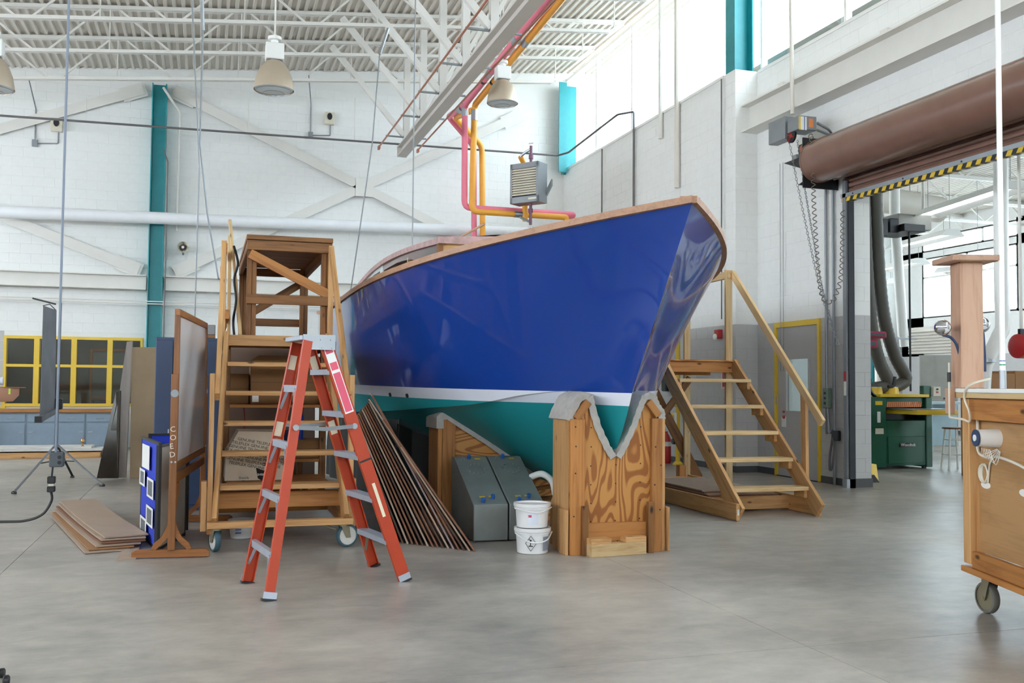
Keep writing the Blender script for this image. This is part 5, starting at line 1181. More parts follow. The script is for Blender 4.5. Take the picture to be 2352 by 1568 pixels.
t = thing('steel_locker', 'dark navy double-door steel cupboard behind the easel', 'cupboard', (-.15, 11.2, 0))
bx('body', -.50, .22, 11.0, 11.5, .0, 1.83, 'locker_navy', t, .005)
bx('door', -.495, -.325, 10.98, 10.999, .06, 1.80, 'locker_navy', t, .004); bx('door', -.315, .215, 10.98, 10.999, .06, 1.80, 'locker_navy', t, .004)
bx('handle', -.36, -.345, 10.955, 10.98, .78, .86, 'galv', t)
tag(bx('paper_stack', -.3, .1, 11.05, 11.4, 1.832, 1.87, 'cardboard', bevel=.005), 'flat brown folder lying on the navy cupboard', 'folder')
tag(bx('grey_box', -.05, .1, 11.1, 11.3, 1.872, 1.98, 'grey_steel', bevel=.006), 'small grey box on top of the navy cupboard', 'box')
# ---- sheets leaning far left
def sheet(pts, dep, mat, label):
    o = MB().prism(pts, dep).build('leaning_sheet', mat); tag(o, label, 'sheet', 'leaning sheets')
M['tan_board'] = paint('tan_board', '9a8468', .7); M['grey_board'] = paint('grey_faced_board', '9a8f88', .5); M['shiny_strip'] = paint('shiny_dark_laminate', '4b453e', .15, .3, .3)
def AY_(px, py, y): p = at(px, py, Y=y); p.z = max(p.z, .0); return p
sheet([AY_(298, 1098, 14.8), AY_(360, 1100, 14.8), AY_(360, 797, 15.2), AY_(302, 797, 15.2)], (0, .015, 0), 'tan_board', 'upright tan plywood sheet leaning left of the navy cupboard')
sheet([AY_(246, 1096, 14.7), AY_(288, 1097, 14.78), AY_(303, 783, 15.05), AY_(291, 785, 15.05)], (.012, .02, 0), 'grey_board', 'tall grey-faced sheet slanting beside the tan plywood')
sheet([AY_(222, 1098, 14.5), AY_(270, 1098, 14.6), AY_(276, 897, 14.9), AY_(266, 900, 14.9)], (.012, .02, 0), 'shiny_strip', 'dark shiny laminate strip leaning lowest among the sheets')
# ---- projection screen on tripod
t = thing('projection_screen', 'grey portable projection screen on a thin tripod', 'projection screen', (-1.9, 14.3, 0))
tc = at(128, 1075, Y=14.3); tc = V(tc.x, 14.3, .0)
M['screen_cloth'] = paint('grey_screen_cloth', '77787c', .8, var=.15)
MB().tube([tc+V(0, 0, .35), tc+V(0, 0, 2.4)], .018, 8).build('pole', 'dark_steel', t, smooth=True)
for f, m in ((at(30, 1132, Z=.01), 'galv'), (at(238, 1115, Z=.01), 'galv'), (tc+V(.12, .8, .01), 'dark_steel')):
    MB().tube([tc+V(0, 0, .52), f], .016, 6).build('leg', m, t); MB().tube([f, f+(tc-f).normalized()*.05], .024, 8).build('foot', 'black', t); MB().tube([tc+V(0, 0, .3), tc.lerp(f, .42)+V(0, 0, .3)], .008, 5).build('strut', 'dark_steel', t)
s0, s1 = at(99, 702, Y=13.6), at(128, 712, Y=14.25); s2, s3 = at(124, 938, Y=14.25), at(91, 957, Y=13.6)
MB().prism([s0, s1, s2, s3], (.01, .006, 0)).build('screen', 'screen_cloth', t)
MB().bar(s3+V(0, -.05, -.03), s2+V(0, .05, -.03), .07, .07).build('roller_case', 'screen_cloth', t); MB().bar(s3+V(-.0, -.12, -.03), s3+V(0, -.04, -.03), .08, .08).build('case_end', 'black', t)
MB().tube([at(76, 685, Y=13.4), at(127, 698, Y=14.25)], .012, 6).build('top_arm', 'black', t); MB().tube([s0, s0.lerp(s1, .5)+V(0, 0, .05), s1], .006, 5).build('hook_wire', 'black', t)
bx('clamp', tc.x-.04, tc.x+.06, 14.24, 14.36, .98, 1.12, 'black', t, .01)
# ---- ceiling drop cord
t = thing('ceiling_outlet', 'grey ceiling drop cord with outlet box at the left', 'power cord', (-1.19, 9.0, .6))
ty = at(128, 1055, Y=9.0)
MB().tube([(ty.x-.0, 9.0, ty.z+.05), (ty.x, 9.0, deck_z(-1.2))], .011, 6).build('cord', paint('cord_blue_grey', '7d8696', .5), t, smooth=True)
bx('outlet_box', ty.x-.045, ty.x+.065, 8.95, 9.05, ty.z-.06, ty.z+.06, paint('grey_rubber', '4b5157', .5), t, .008)
for z in (.022, -.022): MB().lathe((ty.x+.035, 8.945, ty.z+z), [(.016, 0), (.016, .01)], 10, 'Y').build('socket', 'black', t)
pz = at(118, 1110, Y=9.0)
MB().tube([(ty.x-.02, 9, ty.z-.05), (pz.x, 9, pz.z+.04)], .008, 6).build('pigtail', 'black', t)
bx('plug', pz.x-.03, pz.x+.03, 8.97, 9.03, pz.z+.0, pz.z+.06, 'black', t, .006); bx('plug', pz.x-.03, pz.x+.03, 8.97, 9.03, pz.z-.07, pz.z-.02, 'black', t, .006); bx('plug_window', pz.x-.02, pz.x+.02, 8.98, 9.02, pz.z-.02, pz.z, 'cream_box', t)
MB().tube(smooth_path([V(pz.x, 9, pz.z-.07), at(118, 1150, Y=9.0), at(98, 1180, Y=9.0), at(60, 1195, Y=9.0), at(0, 1198, Y=9.0), at(-220, 1200, Y=9.0), at(-320, 1240, Y=9.0)], 8), .011, 6).build('lead', 'black', t, smooth=True)
# ---- warped sheets on the floor
ranks = ['bottom', 'second from the bottom', 'third from the bottom', 'third from the top', 'second from the top', 'top']
for k in range(6):
    rnd = random.Random(k+3); a0 = V(-1.27+.012*k, 10.75+.04*k, .02); b0 = V(-.69+.025*k+rnd.uniform(-.03, .03), 8.45+.04*k, .02); d = (b0-a0); L = d.length; d.normalize(); n = V(d.y, -d.x, 0); n = n if n.x > 0 else -n
    if k == 4: n = (n+d*.08).normalized()
    mb = MB(); R0 = []; N_ = 12
    for i in range(N_+1):
        s = i/N_; z = .004+.017*k+(.05*(1-s)**2+.01*abs(math.sin(s*3)))*(.3+.12*k)-.02*math.sin(s*3.1416)*k*.15
        c = a0+d*(L*s); c.z = z
        R0.append([mb.bm.verts.new(p) for p in (c-n*.17, c+n*.17, c+n*.17+V(0, 0, .012), c-n*.17+V(0, 0, .012))])
    for A, B in zip(R0, R0[1:]):
        for q in range(4): mb.bm.faces.new((A[q], A[(q+1) % 4], B[(q+1) % 4], B[q]))
    mb.bm.faces.new(R0[0]); mb.bm.faces.new(R0[-1])
    o = mb.build('warped_sheet', ['hardboard', 'cardboard', 'hardboard', 'panel_brown', 'hardboard', 'hardboard'][k]); tag(o, 'warped hardboard sheet in the floor pile at left, %s' % ranks[k], 'sheet', 'sheets in the floor pile')
tag(MB().prism([at(268, 1288, Z=.0), at(312, 1284, Z=.0), at(352, 1178, Z=0), at(328, 1180, Z=0)], (0, 0, .012)).build('floor_board', 'hardboard'), 'flat plywood strip on the floor under the easel foot', 'board')
# ---- long timbers and cabinets at the back left
for k, (y0, y1, z0, z1, mt, lb) in enumerate(((18.9, 19.05, 0, .1, 'pine', 'long pale timber lying on the floor in front of the blue cabinets'), (19.2, 19.5, .0, .12, 'dark_fir', 'darker timber behind the long pale floor timber'))):
    tag(bx('long_timber', -9, -1.75, y0, y1, z0, z1, mt, None, .004), lb, 'timber')
M['white_board'] = paint('white_primed_board', 'cfcdc8', .6)
tag(bx('long_plank', -9, -1.72, 18.88, 19.5, .122, .16, 'white_board', None, .003), 'lower long white plank stacked on the floor timbers', 'plank'); tag(bx('long_plank', -9, -1.9, 18.95, 19.5, .161, .2, 'white_board', None, .003), 'upper long white plank stacked on the floor timbers', 'plank')
tag(MB().lathe((-2.05, 19.0, .2), [(.03, .0), (.012, .02), (.012, .06), (.035, .08), (.035, .11), (.01, .14)], 12).build('brass_fitting', paint('brass', 'b98d5a', .3, .8), smooth=True), 'small brass fitting standing on the white planks', 'fitting')
M['cabinet_blue'] = paint('blue_grey_enamel', '8495a4', .45); cw = .53
for k in range(4):
    x = -3.80+k*cw; t = thing('base_cabinet', 'blue-grey metal base cabinet under the yellow window, %s' % ['leftmost of four', 'second from left', 'third from left', 'rightmost of four'][k], 'cabinet', (x+cw/2, 21.1, 0), 'blue-grey base cabinets')
    bx('body', x, x+cw-.004, 20.92, 21.55, 0, .74, 'cabinet_blue', t)
    dr_ = bx('drawer', x+.02, x+cw-.024, 20.9, 20.919, .56, .71, 'cabinet_blue', t, .003); MB().tube([(x+cw/2-.07, 20.89, .63), (x+cw/2, 20.875, .62), (x+cw/2+.07, 20.89, .63)], .006, 5).build('pull', 'galv', dr_)
    dd = bx('door', x+.02, x+cw-.024, 20.9, 20.919, .08, .53, 'cabinet_blue', t, .003); hx_ = x+.08 if k % 2 else x+cw-.1; MB().bar((hx_-.03, 20.89, .36), (hx_+.05, 20.88, .365), .012, .015).build('pull', 'galv', dd)
tag(bx('worktop', -3.84, -1.6, 20.86, 21.6, .742, .80, 'fir', None, .005), 'long wooden worktop on the blue-grey cabinets', 'worktop')
tag(bx('grey_cabinet', -4.6, -3.86, 20.7, 21.4, 0, .62, 'grey_steel', None, .01), 'grey steel cabinet at the left edge by the yellow window', 'cabinet')
# ---- model hull on a bench at the left edge
t = thing('workbench', 'workbench at the left edge carrying a wooden hull blank', 'bench', (-4.2, 12.2, 0))
bx('top', -5.6, -3.32, 11.8, 12.6, .98, 1.03, 'fir', t, .004)
for x in (-5.55, -3.42): 
    for y in (11.85, 12.47): bx('leg', x, x+.08, y, y+.08, 0, .98, 'fir', t, .004, 'Z')
h = thing('hull_blank', 'rounded wooden hull blank with green tape at the left edge', 'hull model', (-3.4, 12.0, 1.03))
p0 = at(44, 905, Y=12.0); rg = []; mb = MB()
for i in range(11):
    s = i/10; x = -4.6+(p0.x+4.6)*s; w = .16*(1-s**5)**.5+.004; hh = .19*(1-.0*s)
    rg.append([mb.bm.verts.new(q) for q in ((x, 12.0-w, 1.30-.02), (x, 12.0-w*.9, 1.30-hh*.55), (x-.06*s, 12.0, 1.30-hh*(1-.25*s**3)-.03), (x, 12.0+w*.9, 1.30-hh*.55), (x, 12.0+w, 1.28))])
for A, B in zip(rg, rg[1:]):
    for q in range(5): mb.bm.faces.new((A[q], A[(q+1) % 5], B[(q+1) % 5], B[q]))
mb.bm.faces.new(rg[0]); mb.bm.faces.new(rg[-1]); mb.build('hull', paint('pinkish_veneer', 'b98a72', .5, var=.1), h, smooth=True)
for x in (-3.9, -3.5): bx('cradle', x, x+.04, 11.92, 12.08, 1.031, 1.16, 'fir', h, .003)
pe = at(60, 890, Y=12.0); board('batten', (-4.6, 11.97, 1.30), (pe.x, 11.97, pe.z), .06, .012, 'dark_fir', h)
pt = at(22, 900, Y=11.84); bx('green_tape', pt.x-.01, pt.x+.01, 11.832, 11.838, 1.21, 1.27, paint('green_tape', 'b4d13c', .5), h)
pc = at(6, 889, Y=11.97); tag(MB().lathe((pc.x-.12, 11.97, 1.352), [(.04, -.12), (.04, .11), (.045, .11), (.045, .125)], 16, 'X').build('spray_can', paint('white_can', 'd5d9e2', .3), smooth=True), 'white can lying on the hull blank at the left edge', 'can')
# black castors of something just outside the lower left corner
t = thing('equipment_foot', 'black rubber wheel foot cut by the lower left corner', 'caster', at(0, 1560, Z=0))
for px, py, r in ((4, 1545, .022), (14, 1562, .024), (-16, 1556, .03)):
    p = at(px, py, Z=r); MB().lathe(p-V(.012, 0, 0), [(r*.7, 0), (r, .006), (r, .02), (r*.7, .026)], 16, 'X').build('wheel', 'black', t, smooth=True)
# hanging cables
def cable(pts, r, mat, label): return tag(MB().tube(pts, r, 6).build('hanging_cable', mat, smooth=True), label, 'cable', 'hanging cables')
cz = at(947, 560, Y=10.6)
hk = thing('hoist_line', 'thin steel line with a rope ring hanging onto the cabin roof', 'hoist line', cz)
MB().tube([(cz.x, 10.6, 2.86), (cz.x, 10.6, deck_z(cz.x))], .007, 6).build('line', 'grey_steel', hk)
M['navy_rope'] = paint('navy_rope', '2c2f4e', .8)
for a in (.3, 1.0): MB().tube([V(cz.x+.045*math.cos(q)*math.cos(a), 10.6+.045*math.cos(q)*math.sin(a), 2.82+.055*math.sin(q)) for q in [i*.524 for i in range(12)]], .009, 6, closed=True).build('rope_ring', 'navy_rope', hk, smooth=True)
MB().tube([(cz.x-.03, 10.6, 2.78), (cz.x-.04, 10.6, 2.70)], .01, 6).build('rope_tail', 'navy_rope', hk)
ca = at(872, 125, Y=14.0)
cable([ca, at(855, 330, Y=14.0), at(805, 672, Y=14.6)], .009, 'grey_steel', 'grey cable slanting down to the stern of the boat')
cable([V(ca.x, ca.y, ca.z), ca+V(.12, .0, .4)], .022, 'galv', 'perforated strut hanging above the stern cable')
c1 = at(466, 70, Y=12.5)
cable([c1, at(459, 330, Y=12.5), at(476, 490, Y=12.3), at(502, 640, Y=12.0)], .011, 'grey_steel', 'dark cable bending toward the left stair rail')
cable([at(441, 0, Y=12.9), at(458, 380, Y=12.9), at(447, 735, Y=12.9)], .009, 'grey_steel', 'straight grey cable hanging behind the easel top')
cable([c1+V(0, 0, 0), c1+V(-.02, 0, .45)], .022, 'galv', 'perforated strut hanging above the bending cable')
for px, py, Y, h_, lb in ((804, 690, 14.4, .16, 'small chrome deck fitting at the stern rail'),):
    p = at(px, py, Y=Y); tag(MB().tube([p, p+V(0, 0, h_)], .012, 6).build('deck_fitting', 'galv'), lb, 'fitting')
# ================================================================== RIGHT STAIR
t = thing('wooden_stair', 'new pine stair with platform standing right of the bow', 'stair', (5.7, 10.2, 0))
LX, RX = 5.19, 6.21
for x, y0 in ((LX-.04, 8.82), (RX, 8.96)): board('base_rail', (x+.02, y0, .09), (x+.02, 11.9, .09), .04, .17, 'pine', t)
for y in (9.5, 10.05, 10.6, 11.2, 11.8): bx('base_joist', LX, RX, y, y+.04, .02, .16, 'pine', t, .003)
S0, S1 = V(LX+.02, 8.84, .06), V(LX+.02, 10.62, 1.62)
board('stringer', S0, S1, .04, .19, 'pine', t); board('stringer', S0+V(RX-LX-.04, .06, 0), S1+V(RX-LX-.04, .06, 0), .04, .19, 'pine', t)
for k, y in enumerate((1120, 1052, 990, 930, 871)):
    f = (k+1)/6.0; Y = 8.90+1.72*f; z = at(1750, y, Y=Y-.1).z
    bx('tread', LX+.042, RX-.042, Y-.12, Y+.12, z-.04, z, 'pale_pine', t, .004)
    for x in (LX+.042, RX-.082): bx('tread_cleat', x, x+.04, Y-.09, Y+.1, z-.12, z-.041, 'pine', t, .003)
bx('platform_beam', LX+.04, RX-.04, 10.66, 10.70, 1.53, 1.66, 'fir', t, .003); bx('platform_beam', LX+.04, RX-.04, 11.2, 11.24, 1.50, 1.63, 'fir', t, .003); bx('platform_deck', LX-.05, RX+.03, 10.62, 12.0, 1.662, 1.68, 'ply_orange', t, .002); bx('platform_beam', LX+.04, RX-.04, 11.9, 11.94, 1.53, 1.66, 'fir', t, .003)
for x in (LX-.045, RX): board('platform_side', (x+.02, 10.62, 1.60), (x+.02, 12.0, 1.60), .04, .12, 'fir', t)
bx('beam_end', RX+.042, RX+.09, 10.7, 10.74, 1.54, 1.66, 'pale_pine', t, .003)
for x, y, z1, mt in ((LX-.085, 10.72, 1.66, 'fir'), (RX-.09, 10.72, 2.80, 'pale_pine'), (LX+.02, 11.95, 2.75, 'pale_pine'), (LX+.27, 12.05, 2.75, 'pale_pine'), (RX-.02, 11.95, 2.75, 'pale_pine')):
    bx('post', x, x+.09, y, y+.04, .0, z1, mt, t, .003, 'Z')
hb = at(1866, 978, X=RX+.07); board('hand_rail', (RX+.0, 10.72, 2.76), (RX+.05, 8.95, .98), .04, .09, 'pale_pine', t); board('top_rail', (RX-.05, 10.70, 2.74), (RX-.05, 12.0, 2.72), .04, .09, 'pale_pine', t)
board('rail_post', (RX+.075, 9.3, .02), (RX+.06, 9.3, 1.32), .04, .09, 'pine', t, up=(0, 1, 0))
board('brace', at(1486, 866, Y=12.1), at(1604, 1098, Y=12.0), .035, .13, 'dark_fir', t); board('brace', at(1585, 868, Y=11.85), at(1515, 965, Y=11.85), .035, .09, 'dark_fir', t)
bx('brace_block', LX+.9, LX+1.0, 11.9, 12.0, .0, .3, 'fir', t, .003, 'Z')
for p in ((LX-.02, 8.815, .09), (RX+.02, 8.953, .09)): bx('price_tag', p[0]-.012, p[0]+.012, p[1]-.003, p[1]-.0005, .06, .12, 'white_gloss', t)
for k in range(4): tag(bx('brown_sheet', LX+.05, RX-.1-.03*k, 9.55+.05*k, 11.1, .163+.014*k, .176+.014*k, 'hardboard' if k % 2 else 'panel_brown', None), 'brown sheet stored on the base of the pine stair, %s of four' % ['lowest', 'second', 'third', 'topmost'][k], 'sheet', 'sheets on the stair base')

# ================================================================== WALL FITTINGS BEHIND THE PINE STAIR
M['sign_green'] = paint('sign_green', '2c9a72', .5); M['sign_white'] = paint('sign_white', 'e8e8e4', .5)
def wall_rect(nm, px0, px1, py0, py1, X, th, mat, par=None, bevel=0):
    a, b = at(px0, py0, X=X), at(px1, py1, X=X); return bx(nm, X-th, X, min(a.y, b.y), max(a.y, b.y), min(a.z, b.z), max(a.z, b.z), mat, par, bevel)
s = thing('safety_sign', 'white and green safety sign on the wall behind the stem', 'sign', at(1535, 798, X=XF))
wall_rect('panel', 1516, 1552, 761, 799, XF-.006, .004, 'sign_white', s); wall_rect('green_band', 1517, 1551, 763, 778, XF-.0105, .001, 'sign_green', s)
def wall_text(body, px, py, size, mat, par, X, align='LEFT', bold=False):
    return text_mesh('lettering', body, size, mat, par, plane_frame(at(px, py, X=X), (0, -1, 0), (0, 0, 1)), align, .0005, bold)
wall_text('SAFETY\n FIRST', 1519, 770, .058, 'sign_white', s, XF-.0125, bold=True); wall_text('EYE PROTECTION\n    REQUIRED\n  IN THIS AREA', 1518, 785, .034, 'ink', s, XF-.0115, bold=True)
s = thing('arrow_sign', 'small yellow arrow label under the safety sign', 'sign', at(1538, 805, X=XF)); wall_rect('panel', 1529, 1546, 801, 806, XF-.006, .003, 'yellow_paint', s)
s = thing('fire_alarm', 'red fire alarm horn on the grey wall', 'alarm', at(1656, 768, X=XF)); c = at(1656, 768, X=XF)
bx('housing', XF-.09, XF-.005, c.y-.07, c.y+.07, c.z-.07, c.z+.08, 'red_paint', s, .008); MB().lathe((XF-.13, c.y+.02, c.z-.04), [(.02, 0), (.05, .02), (.05, .05)], 14, 'X').build('strobe', 'white_gloss', s, smooth=True)
s = thing('extinguisher_sign', 'red fire extinguisher sign with white arrow on the grey wall', 'sign', at(1667, 890, X=XF)); wall_rect('panel', 1658, 1678, 846, 893, XF-.006, .004, 'sign_white', s); wall_rect('red_field', 1659, 1677, 852, 888, XF-.0105, .001, 'red_paint', s)
c = at(1667, 878, X=XF-.013); MB().prism([(c.x, c.y+.05, c.z+.05), (c.x, c.y-.05, c.z+.05), (c.x, c.y, c.z-.05)], (.001, 0, 0)).build('arrow', 'sign_white', s); c = at(1667, 862, X=XF-.013); MB().prism([(c.x, c.y+.02, c.z-.03), (c.x, c.y-.02, c.z-.03), (c.x, c.y-.02, c.z+.05), (c.x, c.y+.02, c.z+.05)], (.001, 0, 0)).build('arrow', 'sign_white', s)
for k in range(7):
    for py in (849, 890): p = at(1659.5+k*2.7, py, X=XF-.012); MB().prism([(p.x, p.y+.012, p.z-.02), (p.x, p.y+.0, p.z-.02), (p.x, p.y-.012, p.z+.02), (p.x, p.y, p.z+.02)], (.001, 0, 0)).build('hatching', 'red_paint', s)
c = at(1557, 1055, X=7.85); c = V(7.85, c.y, 0)
s = thing('yellow_standpipe', 'yellow standpipe with valves on the wall behind the pine stair', 'pipe', c)
MB().tube([c+V(0, 0, .03), c+V(0, 0, 2.35)], .04, 12).build('pipe', 'yellow_paint', s, smooth=True); MB().lathe(c+V(0, 0, 1.0), [(.04, 0), (.15, .02), (.15, .05), (.04, .08)], 18).build('flange', 'yellow_paint', s, smooth=True); MB().lathe(c+V(0, 0, 0), [(.09, 0), (.09, .02), (.05, .06)], 16).build('floor_flange', 'yellow_paint', s, smooth=True); MB().tube([c+V(0, .02, .85), c+V(-.05, .28, .85)], .035, 10).build('branch', 'yellow_paint', s, smooth=True); MB().lathe(c+V(-.08, .05, .4), [(.05, 0), (.055, .04)], 14, 'X').build('outlet', 'black', s, smooth=True)
bx('tag_card', c.x-.06, c.x-.05, c.y-.06, c.y+.02, .55, .9, 'sign_white', s)
c = V(7.8, c.y+.35, 0); s = thing('fire_extinguisher', 'red fire extinguisher beside the yellow standpipe', 'fire extinguisher', c)
MB().lathe(c, [(.075, .0), (.085, .02), (.085, .42), (.05, .5), (.03, .52), (.03, .56)], 18).build('cylinder', 'red_paint', s, smooth=True); MB().lathe(c, [(.086, .3), (.086, .38)], 18, cap=False).build('label_band', 'sign_white', s, smooth=True); MB().bar(c+V(-.02, 0, .58), c+V(-.1, 0, .62), .02, .02).build('handle', 'black', s)
for i, (px, py) in enumerate(((1526, 873), (1542, 873))):
    c = at(px, py, X=XF-.1); tag(bx('wall_receptacle', XF-.12, XF-.005, c.y-.1, c.y+.1, c.z-.2, c.z+.2, 'dark_steel', None, .02), ['dark wall unit nearer the stem behind the pine stair', 'dark wall unit right of its twin behind the pine stair'][i], 'wall unit')
c = at(1899, 914, X=XR-.06); s = thing('push_button_box', 'green push-button box on conduit beside the door', 'switch box', c); bx('box', XR-.09, XR-.02, c.y-.06, c.y+.06, c.z-.14, c.z+.14, paint('dull_green', '6f8273', .5), s, .008)
for z in (.07, 0, -.07): MB().lathe((XR-.1, c.y, c.z+z), [(.018, 0), (.018, .015)], 10, 'X').build('button', 'dark_steel', s)
pipe('flex_lead', None, None, [(XR-.05, c.y, c.z-.14), (XR-.06, c.y-.05, c.z-.5), (XR-.06, c.y-.14, .78)], .018, 'grey_steel', parent=s)
bx('latch', XR-.08, XR-.02, c.y-.27, c.y-.12, .62, .76, 'dark_steel', s, .01)
MB().tube(smooth_path([V(XR-.07, c.y-.14, .66), V(XR-.07, c.y-.08, .4), V(XR-.07, c.y-.07, .22), V(XR-.07, c.y-.12, .24), V(XR-.07, c.y-.17, .5), V(XR-.07, c.y-.16, .66)], 6), .016, 8).build('cord_loop', 'grey_pipe', s, smooth=True)
c = at(1800, 965, X=XR-.02); s = thing('door_tag', 'small white card with a red pull on the door', 'tag', c); bx('card', XR-.012, XR-.002, c.y-.04, c.y+.07, c.z-.1, c.z+.06, 'sign_white', s); MB().lathe((XR-.03, c.y, c.z+.05), [(.025, 0), (.025, .025)], 10, 'X').build('pull', 'red_paint', s); MB().lathe((XR-.03, c.y, c.z+.13), [(.02, 0), (.02, .025)], 10, 'X').build('pull', 'red_paint', s)

# ================================================================== CART WITH POST AT THE RIGHT EDGE
M['tan_ply'] = wood('tan_birch_ply', 'b28a5c', '9c754a', .6, .35, False); M['post_wood'] = wood('pinkish_post', 'c39c82', 'a97e62', .5, .6, False)
K = V(4.50, 4.99, 0); d1 = V(-.30, -.954, 0).normalized(); d2 = V(-d1.y, d1.x, 0)
t = thing('wooden_cart', 'tall wooden cart on casters with a capped post, cut by the right edge', 'cart', K)
def kp(a, b, z): return K+d1*a+d2*b+V(0, 0, z)
def kbox(nm, a0, a1, b0, b1, z0, z1, mat, par=t, bev=.003, grain='a'):
    fr = {'a': Matrix((d1, -d2, V(0, 0, 1))).transposed(), 'b': Matrix((d2, d1, V(0, 0, 1))).transposed(), 'z': Matrix((V(0, 0, 1), d1, d2)).transposed()}[grain]
    return MB().prism([kp(a0, b0, z0), kp(a1, b0, z0), kp(a1, b1, z0), kp(a0, b1, z0)], (0, 0, z1-z0)).build(nm, mat, par, bevel=bev, frame=fr)
kbox('corner_post', 0, .09, 0, .09, .29, 1.30, 'pine', grain='z'); kbox('corner_post', 1.7, 1.79, 0, .09, .29, 1.30, 'pine', grain='z'); kbox('corner_post', 0, .09, .9, .99, .29, 1.3, 'pine', grain='z'); kbox('corner_post', 1.7, 1.79, .9, .99, .29, 1.3, 'pine', grain='z')
kbox('bottom_rail', .09, 1.7, .01, .05, .27, .37, 'fir'); kbox('bottom_board', -.02, 1.8, -.01, 1.0, .235, .268, 'fir'); kbox('top_rail', .09, 1.7, .0, .045, 1.17, 1.30, 'fir'); kbox('top_slab', -.03, 1.82, -.04, 1.03, 1.335, 1.36, 'white_gloss'); kbox('slab_edge', -.028, 1.818, -.038, 1.028, 1.302, 1.334, 'pale_pine')
kbox('side_panel', .09, 1.7, .06, .075, .37, 1.17, 'tan_ply', bev=0)
kbox('far_panel', .02, .035, .09, .9, .3, 1.3, 'white_board', bev=0)
for a in (.17, .62): 
    s_ = MB(); pr = [(a+.06*math.cos(q)*(1 if abs(math.cos(q)) < 2 else 1), .78+.022*math.sin(q)) for q in [i*.3927 for i in range(16)]]
    s_.prism([kp(x, .0595, z) for x, z in pr], d2*.0005).build('slot', 'white_gloss', t)
# cable clips and coil on the panel
MB().tube(smooth_path([kp(.1, .045, 1.22), kp(.12, .04, 1.1), kp(.11, .045, .98), kp(.2, .05, .95), kp(.35, .05, .96), kp(.6, .05, .93), kp(1.0, .05, .84)], 6), .009, 6).build('cable', 'cream_box', t, smooth=True)
MB().tube(smooth_path([kp(.28, .05, .955), kp(.24, .05, .9), kp(.22, .05, .8)], 6), .006, 6).build('cable', 'cream_box', t, smooth=True)
for q in range(4): MB().tube([kp(.17+(.055-.006*q)*math.cos(a), .045+.004*q, .80+.055*math.sin(a)+.05) for a in [i*.449 for i in range(14)]], .006, 5, closed=True).build('cable_coil', 'cream_box', t, smooth=True)
c0 = kp(.33, .06, 1.07); MB().lathe(c0, [(.055, 0), (.05, .12), (.03, .13)], 18, (d1, V(0, 0, 1), -d2)).build('fan_housing', 'white_gloss', t, smooth=True); MB().lathe(c0-d2*.13, [(.05, 0), (.05, .006)], 18, (d1, V(0, 0, 1), -d2)).build('fan_face', 'locker_navy', t, smooth=True); MB().lathe(c0-d2*.137, [(.02, 0), (.02, .004)], 14, (d1, V(0, 0, 1), -d2)).build('fan_hub', 'white_gloss', t, smooth=True)
for q in range(6): MB().tube(smooth_path([c0+d2*.02+V(0, 0, -.05), c0+d1*(-.06+.03*q)+V(0, 0, -.1-.01*q)-d2*.06, c0+d1*(.02*q)+V(0, 0, -.06)-d2*.1], 4), .0025, 4).build('loose_wire', 'white_gloss', t)
# tall capped post, its chrome lamps and cables
pz0, pz1 = 1.24, 2.14
kbox('tall_post', -.045, .095, -.045, .095, 1.362, pz1, 'post_wood', grain='z'); kbox('post_cheek', -.07, .0, -.075, -.042, 1.20, 1.362, 'post_wood', grain='z')
kbox('post_cap', -.125, .175, -.125, .175, pz1, pz1+.035, 'post_wood')
M['chrome'] = paint('chrome', 'c9ccd2', .1, 1.0, .02)
for sgn, a in ((-1, .02), (1, .02)):
    c = kp(a, .015+sgn*.085+sgn*.12, 1.69) if sgn < 0 else kp(a-.0, .10+.10, 1.70)
    c = at(2165, 752, Y=4.95) if sgn < 0 else at(2255, 746, Y=5.1)
    ball = MB().sphere(c, .05, n=20).build('lamp_ball', 'chrome', t, smooth='all'); e = kp(.0, -.07 if sgn < 0 else .1, c.z)
    MB().tube([c, e], .012, 8).build('lamp_arm', 'chrome', ball, smooth=True)
    MB().tube(smooth_path([c+V(0, 0, -.045), c+V(.06*-sgn*1.0 if sgn < 0 else .01, 0, -.06), c+(V(.10, 0, -.10) if sgn < 0 else V(.02, 0, -.2)), c+(V(.13, 0, -.18) if sgn < 0 else V(.02, 0, -.3))], 6), .009, 6).build('lamp_lead', 'locker_navy', ball, smooth=True)
w0 = kp(.0, -.078, 1.52); MB().tube([w0, w0+V(0, 0, -.34)], .006, 6).build('post_wire', 'cream_box', t); MB().tube([w0+V(0, 0, -.06), w0+V(0, 0, -.12)], .011, 8).build('wire_splice', 'black', t); MB().tube(smooth_path([w0+V(0, 0, -.34), kp(.05, -.02, 1.17), kp(.12, -.01, 1.16), kp(.16, -.03, 1.22), kp(.13, -.045, 1.31), kp(.2, -.045, 1.38), kp(.27, .05, 1.42)], 6), .007, 6).build('post_wire', 'cream_box', t, smooth=True)
pc = at(2303, 870, Y=4.78); pc = V(pc.x, 4.78, 1.361)
po = thing('white_pole', 'white ceiling pole rising from the cart top', 'pole', pc); MB().tube([pc+V(0, 0, .09), (pc.x, pc.y, deck_z(pc.x)-.0)], .017, 10).build('pole', 'white_gloss', po, smooth=True); MB().tube([pc, pc+V(0, 0, .11)], .021, 10).build('socket', 'galv', po, smooth=True); MB().lathe(pc+V(0, 0, .14), [(.0175, 0), (.0175, .008)], 12, cap=False).build('green_band', 'sign_green', po); MB().lathe(pc+V(0, 0, .165), [(.0175, 0), (.0175, .006)], 12, cap=False).build('blue_band', 'blue_label', po)
M['tyre_grey'] = paint('grey_rubber_tyre', '6d6a62', .7, var=.2)
